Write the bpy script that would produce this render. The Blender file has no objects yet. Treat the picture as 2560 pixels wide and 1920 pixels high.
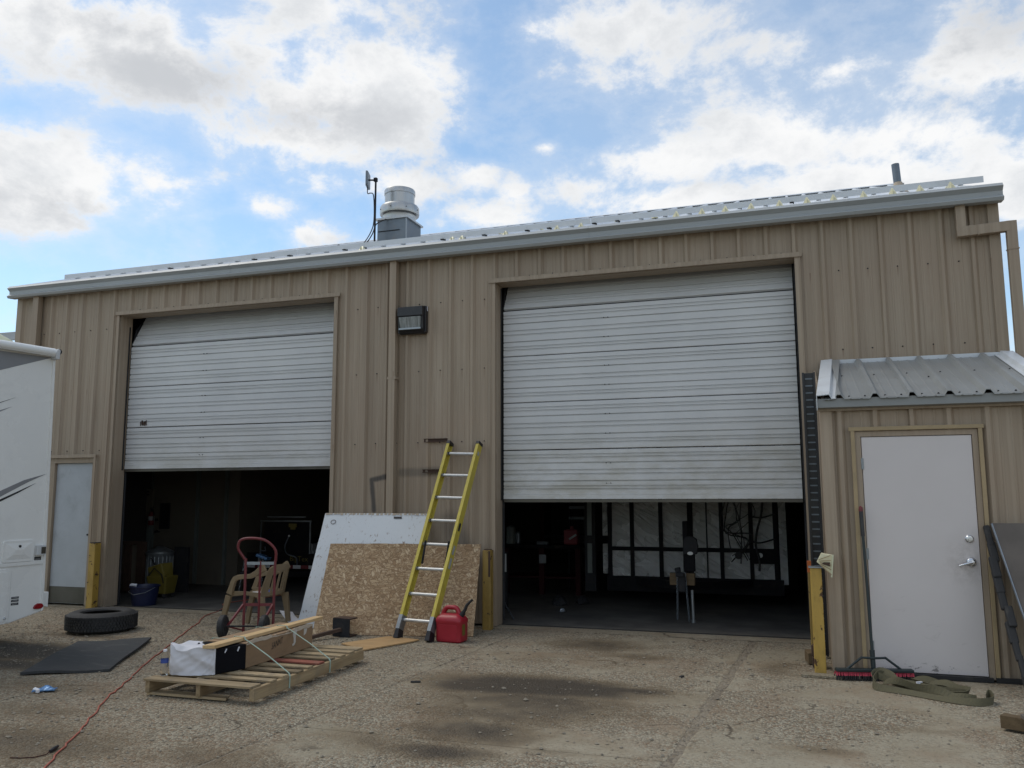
import bpy, bmesh, math, random
from mathutils import Vector, Matrix, noise
R = math.radians
random.seed(7)
sc = bpy.context.scene

# ------------------------------------------------------------------ camera
CAM = Vector((3.549, -9.949, 1.600)); YAW, PIT, ROL, FPX = -0.3196, 0.1309, -0.0030, 2100.0
fwd = Vector((math.sin(YAW)*math.cos(PIT), math.cos(YAW)*math.cos(PIT), math.sin(PIT)))
r0 = Vector((math.cos(YAW), -math.sin(YAW), 0)); u0 = r0.cross(fwd)
rgt = r0*math.cos(ROL)+u0*math.sin(ROL); upv = -r0*math.sin(ROL)+u0*math.cos(ROL)
cd = bpy.data.cameras.new('camera'); cam = bpy.data.objects.new('camera', cd)
sc.collection.objects.link(cam)
m3 = Matrix((rgt, upv, -fwd)).transposed()
cam.matrix_world = Matrix.Translation(CAM) @ m3.to_4x4()
cd.sensor_fit = 'HORIZONTAL'; cd.sensor_width = 36.0; cd.lens = 36.0*FPX/2560.0
cd.clip_start = 0.05; cd.clip_end = 3000
sc.camera = cam

# ------------------------------------------------------------------ world, sun, exposure
SUN_EL, SUN_AZ = 57.0, -84.0        # degrees; azimuth measured from +Y towards +X: veiled sun to the left, along the front
CLOUDS = [  # azimuth, elevation, half width, half height (degrees), weight
 (-42.7,27.0,9.2,3.1,1.0),(-34.1,25.8,9.2,3.6,1.05),(-26.8,27.5,4.9,1.9,1.0),(-33.3,23.1,6.2,2.0,0.9),(-48.4,27.5,5.1,1.9,1.0),
 (-47.1,19.0,6.3,2.4,1.05),(-42.3,19.2,4.1,1.9,1.0),(-49.2,16.8,3.6,1.3,0.9),(-35.3,18.7,2.4,0.9,0.9),(-31.7,20.5,2.5,1.2,0.8),
 (-26.6,20.6,3.2,1.0,0.85),(-20.8,21.4,1.6,1.0,0.85),(-18.1,20.2,1.5,1.1,0.8),(-19.5,18.7,3.6,1.0,0.9),(-32.5,17.3,2.0,0.9,0.8),
 (-7.1,21.9,5.4,1.6,1.0),(0.7,22.6,5.9,2.1,1.05),(8.5,21.6,5.8,2.5,1.1),(12.7,25.4,3.7,3.2,1.15),(4.1,26.1,2.4,1.4,0.85),
 (-7.5,19.3,6.0,1.3,1.0),(4.8,19.2,6.9,2.2,1.05),(-16.7,30.5,3.7,1.5,0.72),(-10.1,30.2,5.6,1.9,0.62),(-15.8,23.2,0.8,0.4,0.8),
 (-31.7,30.9,4.5,1.3,0.7),
 (6.5,22.5,13.0,6.5,.62),(-12.0,20.5,7.0,1.6,.55),(15.0,18.0,8.0,4.0,.9),(-9.0,27.5,7.0,3.0,.42),
]
GREYS = [(-39.8,25.9,7.5,2.1,1.0),(-33.4,24.5,6.2,1.7,0.9),(-45.0,27.8,5.4,1.2,0.7),(13.3,26.5,3.2,2.2,1.2),(10.5,22.9,3.8,1.5,0.6),(-47.7,17.3,4.0,1.2,0.6),(-42.2,18.4,3.3,0.8,0.4),(-5.5,20.3,4.4,0.7,0.35)]   # shaded cloud bases
w = bpy.data.worlds.new('World'); sc.world = w; w.use_nodes = True
nt = w.node_tree; nt.nodes.clear()
class N:
    """tiny node helper"""
    def __init__(s, tree): s.t = tree
    def new(s, typ, **kw):
        n = s.t.nodes.new(typ)
        for k, v in kw.items(): setattr(n, k, v)
        return n
    def link(s, a, b): s.t.links.new(a, b)
    def put(s, sock, v):
        if isinstance(v, bpy.types.NodeSocket): s.t.links.new(v, sock)
        else: sock.default_value = v
    def m(s, op, a, b=None, c=None, clamp=False):
        n = s.new('ShaderNodeMath', operation=op, use_clamp=clamp)
        s.put(n.inputs[0], a)
        if b is not None: s.put(n.inputs[1], b)
        if c is not None: s.put(n.inputs[2], c)
        return n.outputs[0]
    def vm(s, op, a, b=None):
        n = s.new('ShaderNodeVectorMath', operation=op); s.put(n.inputs[0], a)
        if b is not None: s.put(n.inputs[1], b)
        return n.outputs['Value'] if op in ('LENGTH','DOT_PRODUCT','DISTANCE') else n.outputs[0]
    def mix(s, f, a, b, blend='MIX'):
        n = s.new('ShaderNodeMix', data_type='RGBA', blend_type=blend)
        s.put(n.inputs[0], f); s.put(n.inputs[6], a); s.put(n.inputs[7], b)
        return n.outputs[2]
    def ramp(s, f, lo, hi, a=0.0, b=1.0, smooth=True):
        n = s.new('ShaderNodeMapRange', interpolation_type='SMOOTHSTEP' if smooth else 'LINEAR')
        s.put(n.inputs[0], f); s.put(n.inputs[1], lo); s.put(n.inputs[2], hi); s.put(n.inputs[3], a); s.put(n.inputs[4], b)
        return n.outputs[0]
    def noise(s, vec, scale, detail=4, rough=.55, dist=0.0, out='Fac'):
        n = s.new('ShaderNodeTexNoise'); s.put(n.inputs['Vector'], vec); s.put(n.inputs['Scale'], scale)
        n.inputs['Detail'].default_value = detail; n.inputs['Roughness'].default_value = rough; n.inputs['Distortion'].default_value = dist
        return n.outputs[out]
    def voro(s, vec, scale, out='Distance', feature='F1', rnd=1.0):
        n = s.new('ShaderNodeTexVoronoi', feature=feature); s.put(n.inputs['Vector'], vec); s.put(n.inputs['Scale'], scale)
        n.inputs['Randomness'].default_value = rnd
        return n.outputs[out]
    def mapping(s, vec, scale=(1,1,1), rot=(0,0,0), loc=(0,0,0)):
        n = s.new('ShaderNodeMapping'); s.put(n.inputs['Vector'], vec)
        n.inputs['Scale'].default_value = scale; n.inputs['Rotation'].default_value = rot; n.inputs['Location'].default_value = loc
        return n.outputs[0]
    def sep(s, vec):
        n = s.new('ShaderNodeSeparateXYZ'); s.put(n.inputs[0], vec); return n.outputs
    def comb(s, x, y, z):
        n = s.new('ShaderNodeCombineXYZ'); s.put(n.inputs[0], x); s.put(n.inputs[1], y); s.put(n.inputs[2], z); return n.outputs[0]

SKYK = 1.72
def build_world():
    h = N(nt)
    tc = h.new('ShaderNodeTexCoord'); d = tc.outputs['Generated']
    sky = h.new('ShaderNodeTexSky', sky_type='NISHITA', sun_disc=False)
    sky.sun_elevation = R(SUN_EL); sky.sun_rotation = R(SUN_AZ); sky.altitude = 900; sky.air_density = 1.0; sky.dust_density = .6; sky.ozone_density = 1.2
    x, y, z = h.sep(d)
    az = h.m('MULTIPLY', h.m('ARCTAN2', x, y), 57.29578)
    el = h.m('MULTIPLY', h.m('ARCSINE', z), 57.29578)
    # billow noise on the sphere of directions, a little flattened
    dv = h.mapping(d, scale=(1, 1, 1.5))
    n1 = h.noise(dv, 6.4, 9, .64, .10)
    n0 = h.noise(dv, 2.7, 2, .5)
    ae = h.comb(az, el, 0.0)
    def blobs(lst, k, gain):
        f = None
        for (a, e, rx, ry, wt) in lst:
            g = h.new('ShaderNodeTexGradient', gradient_type='SPHERICAL')
            h.link(h.mapping(ae, scale=(1/(rx*k), 1/(ry*k), 0), loc=(-a/(rx*k), -e/(ry*k), 0)), g.inputs[0])
            g = h.m('MULTIPLY', g.outputs['Fac'], wt*gain)
            f = g if f is None else h.m('SMOOTH_MAX', f, g, .15)
        return f
    field = blobs(CLOUDS, 1.75, 1.25); grey = blobs(GREYS, 1.7, 1.3)
    # the same kind of broken cloud all round the sky
    rest = h.ramp(n0, .42, .62, 0, 1.0)
    inside = h.m('MULTIPLY', h.ramp(az, -62, -52), h.ramp(az, 32, 22))
    inside = h.m('MULTIPLY', inside, h.ramp(el, 46, 38))
    cover = h.m('ADD', h.m('MULTIPLY', field, inside), h.m('MULTIPLY', rest, h.m('SUBTRACT', 1, inside)))
    nn = h.m('MULTIPLY', h.m('SUBTRACT', n1, .5), 4.7)
    dens = h.m('ADD', cover, nn)
    alpha = h.m('ADD', h.m('MULTIPLY', h.ramp(dens, .26, .86), .76), h.m('MULTIPLY', h.ramp(dens, -.35, .55), .24))
    gfield = h.m('ADD', h.m('MULTIPLY', grey, inside), h.m('MULTIPLY', h.ramp(rest, .55, 1.0, 0, .8), h.m('SUBTRACT', 1, inside)))
    thick = h.ramp(h.m('ADD', gfield, h.m('MULTIPLY', nn, .55)), .15, 1.25)
    haze = h.ramp(el, 0, 40, 1, 0)
    veil = h.m('MULTIPLY', h.ramp(n0, .36, .70), .22)
    skyc = h.mix(h.m('ADD', h.m('ADD', h.m('MULTIPLY', haze, .15), veil), .06, clamp=True), h.mix(1.0, sky.outputs[0], (SKYK*.90, SKYK*1.03, SKYK*1.0, 1), 'MULTIPLY'), (7.2, 7.8, 8.5, 1))
    cc = h.mix(thick, h.mix(h.ramp(n1, .44, .66), (8.9, 8.95, 9.0, 1), (7.3, 7.5, 7.75, 1)), (5.6, 5.8, 6.1, 1))
    cc = h.mix(h.m('MULTIPLY', h.ramp(n1, .55, .40), .30), cc, (9.2, 9.2, 9.2, 1))
    col = h.mix(alpha, skyc, cc)
    # below the horizon: plain earth
    col = h.mix(h.ramp(z, -.02, .01), (1.6, 1.4, 1.15, 1), col)
    bg = h.new('ShaderNodeBackground'); h.put(bg.inputs[0], col); bg.inputs[1].default_value = .10
    o = h.new('ShaderNodeOutputWorld'); h.link(bg.outputs[0], o.inputs[0])
build_world()
w.cycles.sampling_method = 'MANUAL'; w.cycles.sample_map_resolution = 512

sl = bpy.data.lights.new('sun', 'SUN'); sl.energy = 1.15; sl.angle = R(30); sl.color = (1, .93, .82)
sun = bpy.data.objects.new('sun', sl); sc.collection.objects.link(sun)
sdir = Vector((math.sin(R(SUN_AZ))*math.cos(R(SUN_EL)), math.cos(R(SUN_AZ))*math.cos(R(SUN_EL)), math.sin(R(SUN_EL))))
sun.rotation_euler = (-sdir).to_track_quat('-Z', 'Y').to_euler(); sun.location = (0, 0, 30)
vs = sc.view_settings; vs.view_transform = 'Standard'; vs.look = 'None'; vs.gamma = 1; vs.use_curve_mapping = False
vs.exposure = 0.10
sc.render.engine = 'CYCLES'
sc.cycles.use_denoising = True
sc.cycles.max_bounces = 6; sc.cycles.diffuse_bounces = 3; sc.cycles.glossy_bounces = 3; sc.cycles.transmission_bounces = 6

# ------------------------------------------------------------------ mesh helpers
def at(px, py, Y):
    """the point at depth Y that a photograph pixel shows: used to take measurements off the picture"""
    d = fwd + rgt*((px-1280)/FPX) + upv*((960-py)/FPX)
    return CAM + d*((Y-CAM.y)/d.y)

class MB:
    def __init__(s): s.v = []; s.f = []
    def add(s, vs_, fs):
        o = len(s.v); s.v += [tuple(p) for p in vs_]; s.f += [tuple(i+o for i in f) for f in fs]; return s
    def box(s, c, size, rot=None):
        sx, sy, sz = (q/2 for q in size); c = Vector(c)
        P = [Vector((x, y, z)) for x in (-sx, sx) for y in (-sy, sy) for z in (-sz, sz)]
        if rot is not None: P = [rot @ p for p in P]
        return s.add([p+c for p in P], [(0,1,3,2),(4,6,7,5),(0,4,5,1),(2,3,7,6),(0,2,6,4),(1,5,7,3)])
    def span(s, a, b):
        return s.box([(p+q)/2 for p, q in zip(a, b)], [abs(q-p) for p, q in zip(a, b)])
    def hexa(s, P):   # 8 points: bottom ring 4, top ring 4
        return s.add(P, [(3,2,1,0),(4,5,6,7),(0,1,5,4),(1,2,6,5),(2,3,7,6),(3,0,4,7)])
    def bar(s, a, b, w, h, up=(0,0,1)):
        """rectangular bar from a to b; w across, h along up"""
        a, b = Vector(a), Vector(b); d = (b-a).normalized(); up = Vector(up)
        x = d.cross(up)
        if x.length < 1e-4: x = d.cross(Vector((1,0,0)))
        x.normalize(); y = x.cross(d).normalized()
        P = [p + x*(i*w/2) + y*(j*h/2) for p in (a, b) for i, j in ((-1,-1),(1,-1),(1,1),(-1,1))]
        return s.hexa(P)
    def cyl(s, a, b, r, r2=None, n=14, caps=True):
        a, b = Vector(a), Vector(b); r2 = r if r2 is None else r2; d = (b-a).normalized()
        x = d.orthogonal().normalized(); y = d.cross(x)
        P = []
        for p, q in ((a, r), (b, r2)):
            P += [p + (x*math.cos(2*math.pi*i/n) + y*math.sin(2*math.pi*i/n))*q for i in range(n)]
        F = [(i, (i+1) % n, n+(i+1) % n, n+i) for i in range(n)]
        if caps: F += [tuple(range(n-1, -1, -1)), tuple(range(n, 2*n))]
        return s.add(P, F)
    def tube(s, path, r, n=8, closed=False):
        P = [Vector(p) for p in path]; V = []; F = []; m = len(P)
        x = None
        for i, p in enumerate(P):
            t = (P[(i+1) % m]-P[i-1]) if closed or 0 < i < m-1 else (P[1]-P[0] if i == 0 else P[-1]-P[-2])
            t.normalize()
            x = (t.orthogonal() if x is None else x - t*x.dot(t)).normalized(); y = t.cross(x)
            rr = r[i] if isinstance(r, (list, tuple)) else r
            V += [p + (x*math.cos(2*math.pi*k/n)+y*math.sin(2*math.pi*k/n))*rr for k in range(n)]
        for i in range(m if closed else m-1):
            j = (i+1) % m
            F += [(i*n+k, i*n+(k+1) % n, j*n+(k+1) % n, j*n+k) for k in range(n)]
        if not closed: F += [tuple(range(n-1, -1, -1)), tuple((m-1)*n+k for k in range(n))]
        return s.add(V, F)
    def lathe(s, prof, c=(0,0,0), n=24, M=None, close=False):
        V = []; F = []; c = Vector(c); m = len(prof)
        for (r, z) in prof:
            for k in range(n):
                p = Vector((r*math.cos(2*math.pi*k/n), r*math.sin(2*math.pi*k/n), z))
                V.append((M @ p if M else p)+c)
        for i in range(m if close else m-1):
            j = (i+1) % m
            F += [(i*n+k, i*n+(k+1) % n, j*n+(k+1) % n, j*n+k) for k in range(n)]
        if not close:
            F += [tuple(range(n-1, -1, -1)), tuple((m-1)*n+k for k in range(n))]
        return s.add(V, F)
    def prism(s, pts, fn0, fn1):
        """polygon pts (2d) mapped by fn0 and fn1 to its two faces"""
        n = len(pts)
        V = [fn0(*p) for p in pts]+[fn1(*p) for p in pts]
        return s.add(V, [tuple(range(n-1, -1, -1)), tuple(range(n, 2*n))]+[(i, (i+1) % n, n+(i+1) % n, n+i) for i in range(n)])
    def sheet(s, rows, thick=None):
        """grid of points rows[i][j]; thick = offset vector for a second skin"""
        a, b = len(rows), len(rows[0])
        V = [p for r in rows for p in r]
        F = [(i*b+j, i*b+j+1, (i+1)*b+j+1, (i+1)*b+j) for i in range(a-1) for j in range(b-1)]
        if thick is not None:
            t = Vector(thick); o = a*b
            V = V+[Vector(p)+t for p in V]
            F = F+[tuple(q+o for q in reversed(f)) for f in F]
            for i in range(a-1): F += [(i*b+o, i*b, (i+1)*b, (i+1)*b+o)[::-1], (i*b+b-1+o, i*b+b-1, (i+1)*b+b-1, (i+1)*b+b-1+o)]
            for j in range(b-1): F += [(j+o, j, j+1, j+1+o), ((a-1)*b+j+o, (a-1)*b+j, (a-1)*b+j+1, (a-1)*b+j+1+o)[::-1]]
        return s.add(V, F)
    def rot(s, M, c=(0,0,0)):
        c = Vector(c); s.v = [tuple(M @ (Vector(p)-c)+c) for p in s.v]; return s
    def move(s, t):
        s.v = [tuple(Vector(p)+Vector(t)) for p in s.v]; return s
    def build(s, name, mat, parent=None, smooth=False, bevel=0, label=None, sub=0, kind=None):
        off = Vector((0,0,0)); p = parent
        while p is not None: off += p.location; p = p.parent
        me = bpy.data.meshes.new(name)
        me.from_pydata([tuple(Vector(q)-off) for q in s.v], [], s.f); me.update()
        bm = bmesh.new(); bm.from_mesh(me); bmesh.ops.recalc_face_normals(bm, faces=bm.faces); bm.to_mesh(me); bm.free()
        o = bpy.data.objects.new(name, me); sc.collection.objects.link(o)
        if mat is not None: me.materials.append(mat)
        if parent is not None: o.parent = parent
        if bevel:
            b = o.modifiers.new('bevel', 'BEVEL'); b.width = bevel; b.segments = 2; b.limit_method = 'ANGLE'; b.angle_limit = R(40)
        if sub:
            b = o.modifiers.new('sub', 'SUBSURF'); b.levels = sub; b.render_levels = sub
        if smooth:
            me.polygons.foreach_set('use_smooth', [True]*len(me.polygons))
            e = o.modifiers.new('split', 'EDGE_SPLIT'); e.split_angle = R(38)
        if label: o['label'] = label
        if kind: o['kind'] = kind
        return o

def tag(o, label, cat, group=None):
    o['label'] = label; o['category'] = cat
    if group: o['group'] = group
    return o
def thing(name, loc, label, cat, group=None):
    o = bpy.data.objects.new(name, None); sc.collection.objects.link(o); o.location = loc; o.empty_display_size = .1
    return tag(o, label, cat, group)
def struct(o): o['kind'] = 'structure'; return o
def text_mesh(txt, size, fn, mb=None, n=None):
    """flat lettering: fn(x, y) maps letter space (metres) to a point"""
    c = bpy.data.curves.new('t', 'FONT'); c.body = txt; c.size = size; c.resolution_u = 2
    o = bpy.data.objects.new('t', c); sc.collection.objects.link(o)
    dg = bpy.context.evaluated_depsgraph_get(); me = o.evaluated_get(dg).to_mesh()
    mb = mb or MB()
    mb.add([fn(v.co.x, v.co.y) for v in me.vertices], [tuple(p.vertices) for p in me.polygons])
    o.evaluated_get(dg).to_mesh_clear(); bpy.data.objects.remove(o); bpy.data.curves.remove(c)
    return mb
def rnd(a, b): return random.uniform(a, b)

# ------------------------------------------------------------------ materials
def principled(name):
    m = bpy.data.materials.new(name); m.use_nodes = True; t = m.node_tree; t.nodes.clear()
    h = N(t); b = h.new('ShaderNodeBsdfPrincipled'); o = h.new('ShaderNodeOutputMaterial'); h.link(b.outputs[0], o.inputs[0])
    return m, h, b
def bump(h, b, height, strength, dist=.01):
    n = h.new('ShaderNodeBump'); n.inputs['Strength'].default_value = strength; n.inputs['Distance'].default_value = dist
    h.put(n.inputs['Height'], height); h.link(n.outputs[0], b.inputs['Normal'])
def objc(h):
    return h.new('ShaderNodeTexCoord').outputs['Object']
def wpos(h):
    return h.new('ShaderNodeNewGeometry').outputs['Position']
def rgb(c, k=1.0): return (c[0]*k, c[1]*k, c[2]*k, 1)
def mat(name, col, rough=.6, metal=0.0, var=.14, vs=5.0, stretch=(1,1,1), dirt=None, bmp=.08, bs=70.0, rand=.0, spec=.5, rvar=.15):
    """plain painted / plastic / metal surface with uneven tone, grime patches and fine relief"""
    m, h, b = principled(name)
    v = h.mapping(objc(h), scale=stretch)
    if rand:
        oi = h.new('ShaderNodeObjectInfo'); v = h.vm('ADD', v, h.vm('MULTIPLY', h.comb(oi.outputs['Random'], oi.outputs['Random'], oi.outputs['Random']), (37., 19., 53.)))
    n1 = h.noise(v, vs, 6, .6)
    c = h.mix(h.ramp(n1, .25, .75, smooth=False), rgb(col, 1-var), rgb(col, 1+var))
    if rand: c = h.mix(1.0, c, h.comb(*[h.ramp(oi.outputs['Random'], 0, 1, 1-rand, 1+rand, False)]*3), 'MULTIPLY')
    if dirt:
        dcol, amt, ds = dirt
        dn = h.m('MULTIPLY', h.ramp(h.noise(v, ds, 8, .7, .4), .52, .74), amt)
        c = h.mix(dn, c, rgb(dcol))
    h.put(b.inputs['Base Color'], c)
    h.put(b.inputs['Roughness'], h.ramp(n1, .2, .8, max(.02, rough-rvar), min(1, rough+rvar), False))
    b.inputs['Metallic'].default_value = metal; b.inputs['Specular IOR Level'].default_value = spec
    if bmp: bump(h, b, h.noise(v, bs, 4, .6), bmp, .004)
    return m

def m_tan(name='tan_paint', k=1.0):
    m, h, b = principled(name); p = wpos(h); x, y, z = h.sep(p)
    streak = h.noise(h.mapping(p, scale=(22, 22, .5)), 1.0, 5, .65)
    fine = h.noise(h.mapping(p, scale=(75, 75, 1.2)), 1.0, 4, .6)
    blot = h.noise(p, .9, 5, .6)
    c = h.mix(h.ramp(streak, .3, .72), rgb((.308,.241,.173), k), rgb((.395,.320,.239), k))
    c = h.mix(h.ramp(blot, .42, .72, 0, .45), c, rgb((.345,.255,.182), k))
    # fine rain streaks of grime
    c = h.mix(h.m('MULTIPLY', h.ramp(fine, .55, .74), .24), c, (.19,.155,.115,1))
    # mud splashed low down
    mud = h.m('MULTIPLY', h.ramp(z, .9, 0.0), h.ramp(h.noise(p, 3.2, 7, .65), .40, .70))
    c = h.mix(h.m('MULTIPLY', mud, .55), c, (.20,.165,.125,1))
    run = h.m('MULTIPLY', h.ramp(h.noise(h.mapping(p, scale=(9, 9, .22)), 1.0, 4, .6), .58, .72), h.ramp(h.noise(p, 1.7, 3), .40, .62))
    c = h.mix(h.m('MULTIPLY', run, .30), c, (.215,.150,.095,1))
    fx_ = h.m('ABSOLUTE', h.m('SUBTRACT', h.m('FRACT', h.m('ADD', h.m('DIVIDE', h.m('SUBTRACT', x, .19), .3048), .5)), .5))
    dr = None
    for zr in (4.10, 3.20, 2.27):
        q_ = h.m('MULTIPLY', h.ramp(z, zr-.16, zr-.01), h.m('LESS_THAN', z, zr)); dr = q_ if dr is None else h.m('MAXIMUM', dr, q_)
    dr = h.m('MULTIPLY', h.m('MULTIPLY', dr, h.ramp(fx_, .034, .008)), h.ramp(h.noise(h.mapping(p, scale=(1.6,1.6,.6)), 2.0, 2), .46, .60))
    c = h.mix(h.m('MULTIPLY', dr, .55), c, (.150,.085,.045,1))
    oi = h.new('ShaderNodeObjectInfo'); c = h.mix(1.0, c, h.comb(*[h.ramp(oi.outputs['Random'], 0, 1, .93, 1.06, False)]*3), 'MULTIPLY')
    h.put(b.inputs['Base Color'], c); h.put(b.inputs['Roughness'], h.ramp(streak, .2, .8, .42, .60, False)); b.inputs['Specular IOR Level'].default_value = .35
    bump(h, b, h.noise(h.mapping(p, scale=(3, 3, .8)), 1.0, 3), .12, .02)
    return m
def m_wall_sprayed():
    """the tan paint with the dark spray-paint lines somebody left on it"""
    m = m_tan('tan_paint_sprayed'); t = m.node_tree; h = N(t); b = [n for n in t.nodes if n.type == 'BSDF_PRINCIPLED'][0]
    src = b.inputs['Base Color'].links[0].from_socket
    p = wpos(h); wob = h.noise(p, 7, 3); x, y, z = h.sep(p)
    def seg(ax, az_, bx, bz, w):
        L2 = (bx-ax)**2+(bz-az_)**2
        px, pz = h.m('SUBTRACT', x, ax), h.m('SUBTRACT', z, az_)
        tt = h.m('DIVIDE', h.m('ADD', h.m('MULTIPLY', px, bx-ax), h.m('MULTIPLY', pz, bz-az_)), L2, clamp=True)
        dx = h.m('SUBTRACT', px, h.m('MULTIPLY', tt, bx-ax)); dz = h.m('SUBTRACT', pz, h.m('MULTIPLY', tt, bz-az_))
        d = h.m('SQRT', h.m('ADD', h.m('MULTIPLY', dx, dx), h.m('MULTIPLY', dz, dz)))
        return h.ramp(h.m('ADD', d, h.m('MULTIPLY', h.m('SUBTRACT', wob, .5), .02)), w, w*.25)
    a = h.m('MAXIMUM', seg(-1.40,1.850,-1.685,1.795,.052), seg(-1.685,1.795,-1.645,1.40,.050))
    a = h.m('MAXIMUM', h.m('MULTIPLY', a, .85), h.m('MULTIPLY', seg(-1.25,1.885,-.75,1.895,.085), .45))
    a = h.m('MAXIMUM', a, h.m('MULTIPLY', seg(-.55,1.25,-.30,.75,.22), .45))
    c = h.mix(a, src, (.055,.052,.050,1)); h.put(b.inputs['Base Color'], c)
    return m
def m_door_paint():
    m, h, b = principled('white_door_paint'); p = wpos(h); x, y, z = h.sep(p)
    n = h.noise(p, 1.3, 6, .6); st = h.noise(h.mapping(p, scale=(1.2, 1, 16)), 1.0, 6, .65)
    c = h.mix(h.ramp(n, .3, .7), (.575,.58,.58,1), (.64,.642,.636,1))
    c = h.mix(h.m('MULTIPLY', h.ramp(st, .5, .75), .07), c, (.36,.36,.35,1))
    low = h.m('MULTIPLY', h.ramp(z, 2.75, 1.6), h.ramp(h.noise(h.mapping(p, scale=(1.6,1,3.2)), 1.6, 8, .7), .35, .68))
    c = h.mix(h.m('MULTIPLY', low, .62), c, (.40,.375,.30,1))
    sp = h.m('MULTIPLY', h.ramp(h.noise(p, 26, 6, .75), .68, .76), .55)
    c = h.mix(sp, c, (.20,.18,.16,1))
    h.put(b.inputs['Base Color'], c); b.inputs['Roughness'].default_value = .42; b.inputs['Specular IOR Level'].default_value = .4
    bump(h, b, h.noise(h.mapping(p, scale=(1,1,1.6)), 2.2, 3, .5), .16, .03)
    return m
STAINS = [  # x, y, rx, ry, strength
 (1.45,-2.92,.85,.32,1.20),(1.05,-3.02,.55,.30,1.0),(2.05,-2.84,.50,.14,.9),(1.55,-3.42,.85,.50,.62),(1.45,-3.80,.8,.4,.52),
 (1.42,-4.36,.50,.34,.66),(1.36,-4.85,.42,.18,.66),(1.75,-4.62,.75,.10,.30),(.95,-4.75,.55,.3,.35),(1.50,-.85,.55,.38,.55),(2.0,-1.38,.42,.20,.45),(1.3,-1.7,1.2,.5,.22),
 (-4.2,-3.0,1.05,.42,1.0),(-3.75,-3.55,.75,.22,.8),(-2.6,-4.2,1.2,.3,.30),(-1.3,-5.5,.9,.45,.5),(-2.1,-4.85,.7,.25,.35),(2.95,-5.15,.22,.14,.6),(.1,-5.4,.7,.3,.35),
 (-4.3,-2.05,.7,.13,.5),(3.35,-1.55,.25,.5,.35),(4.2,-3.4,.6,.12,.25),(3.7,-4.1,.35,.14,.30),
]
def m_concrete(name, worn=1.0):
    m, h, b = principled(name); p = wpos(h); x, y, z = h.sep(p)
    big = h.noise(p, .55, 5, .6); mid = h.noise(p, 2.6, 6, .65); fin = h.noise(p, 34, 5, .7)
    c = h.mix(h.ramp(big, .3, .7), (.262,.230,.166,1), (.360,.320,.240,1))
    c = h.mix(h.m('MULTIPLY', h.ramp(mid, .42, .66), .60), c, (.232,.186,.122,1))
    # exposed aggregate: stones of many tones where the paste has worn off
    cell = h.voro(p, 66, 'Color'); cd_ = h.voro(p, 66, 'Distance'); cx, cy, cz = h.sep(cell)
    c2x = h.noise(p, 85, 2, .6)
    left = h.ramp(x, 1.4, -2.2, .0, .20)
    expo = h.ramp(h.m('ADD', h.noise(p, 1.05, 6, .68), left), .38, .56)
    stone = h.mix(h.ramp(cx, .1, .9), (.130,.108,.076,1), (.450,.405,.312,1)); stone = h.mix(h.ramp(cy, .72, .9), stone, (.25,.155,.090,1))
    stone = h.mix(h.ramp(c2x, .56, .66, 0, .85), stone, (.080,.066,.048,1))
    c = h.mix(h.m('MULTIPLY', expo, .72*worn), c, stone)
    c = h.mix(h.m('MULTIPLY', h.ramp(fin, .50, .68), .55), c, (.130,.104,.072,1))
    c = h.mix(h.m('MULTIPLY', h.ramp(h.noise(h.mapping(p, loc=(7,3,0)), 1.1, 7, .74), .48, .66), .45), c, (.235,.160,.102,1))
    # hairline cracks
    cw = h.vm('ADD', p, h.vm('MULTIPLY', h.noise(p, 1.6, 5, .6, 0, 'Color'), (.9,.9,0)))
    ck = h.m('MULTIPLY', h.ramp(h.voro(cw, .42, 'Distance', 'DISTANCE_TO_EDGE'), .009, .002), h.ramp(h.noise(p, .7, 3), .53, .60))
    c = h.mix(h.m('MULTIPLY', ck, .8), c, (.075,.058,.040,1))
    # oil and mud stains, each with a ragged outline
    rag = h.noise(p, 3.4, 7, .68); acc = None
    for (sx, sy, rx, ry, s) in STAINS:
        ddx = h.m('DIVIDE', h.m('SUBTRACT', x, sx), rx); ddy = h.m('DIVIDE', h.m('SUBTRACT', y, sy), ry)
        g = h.m('MULTIPLY', h.m('EXPONENT', h.m('MULTIPLY', h.m('ADD', h.m('MULTIPLY', ddx, ddx), h.m('MULTIPLY', ddy, ddy)), -.85)), s)
        acc = g if acc is None else h.m('MAXIMUM', acc, g)
    st = h.ramp(h.m('ADD', acc, h.m('MULTIPLY', h.m('SUBTRACT', rag, .5), .75)), .16, .82)
    st = h.m('MULTIPLY', st, h.ramp(acc, .02, .16))
    c = h.mix(h.m('MULTIPLY', h.ramp(h.m('ADD', acc, h.m('MULTIPLY', h.m('SUBTRACT', rag, .5), .5)), .05, .42), .62), c, (.165,.118,.066,1))
    c = h.mix(h.m('MULTIPLY', st, .90), c, (.050,.040,.030,1))
    h.put(b.inputs['Base Color'], c)
    h.put(b.inputs['Roughness'], h.ramp(st, 0, 1, .92, .62, False)); b.inputs['Specular IOR Level'].default_value = .3
    hh = h.m('ADD', h.m('MULTIPLY', h.m('MULTIPLY', cd_, -1.0), expo), h.m('ADD', h.m('MULTIPLY', fin, .5), h.m('MULTIPLY', mid, 1.1)))
    bump(h, b, hh, .9, .014)
    return m
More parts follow.
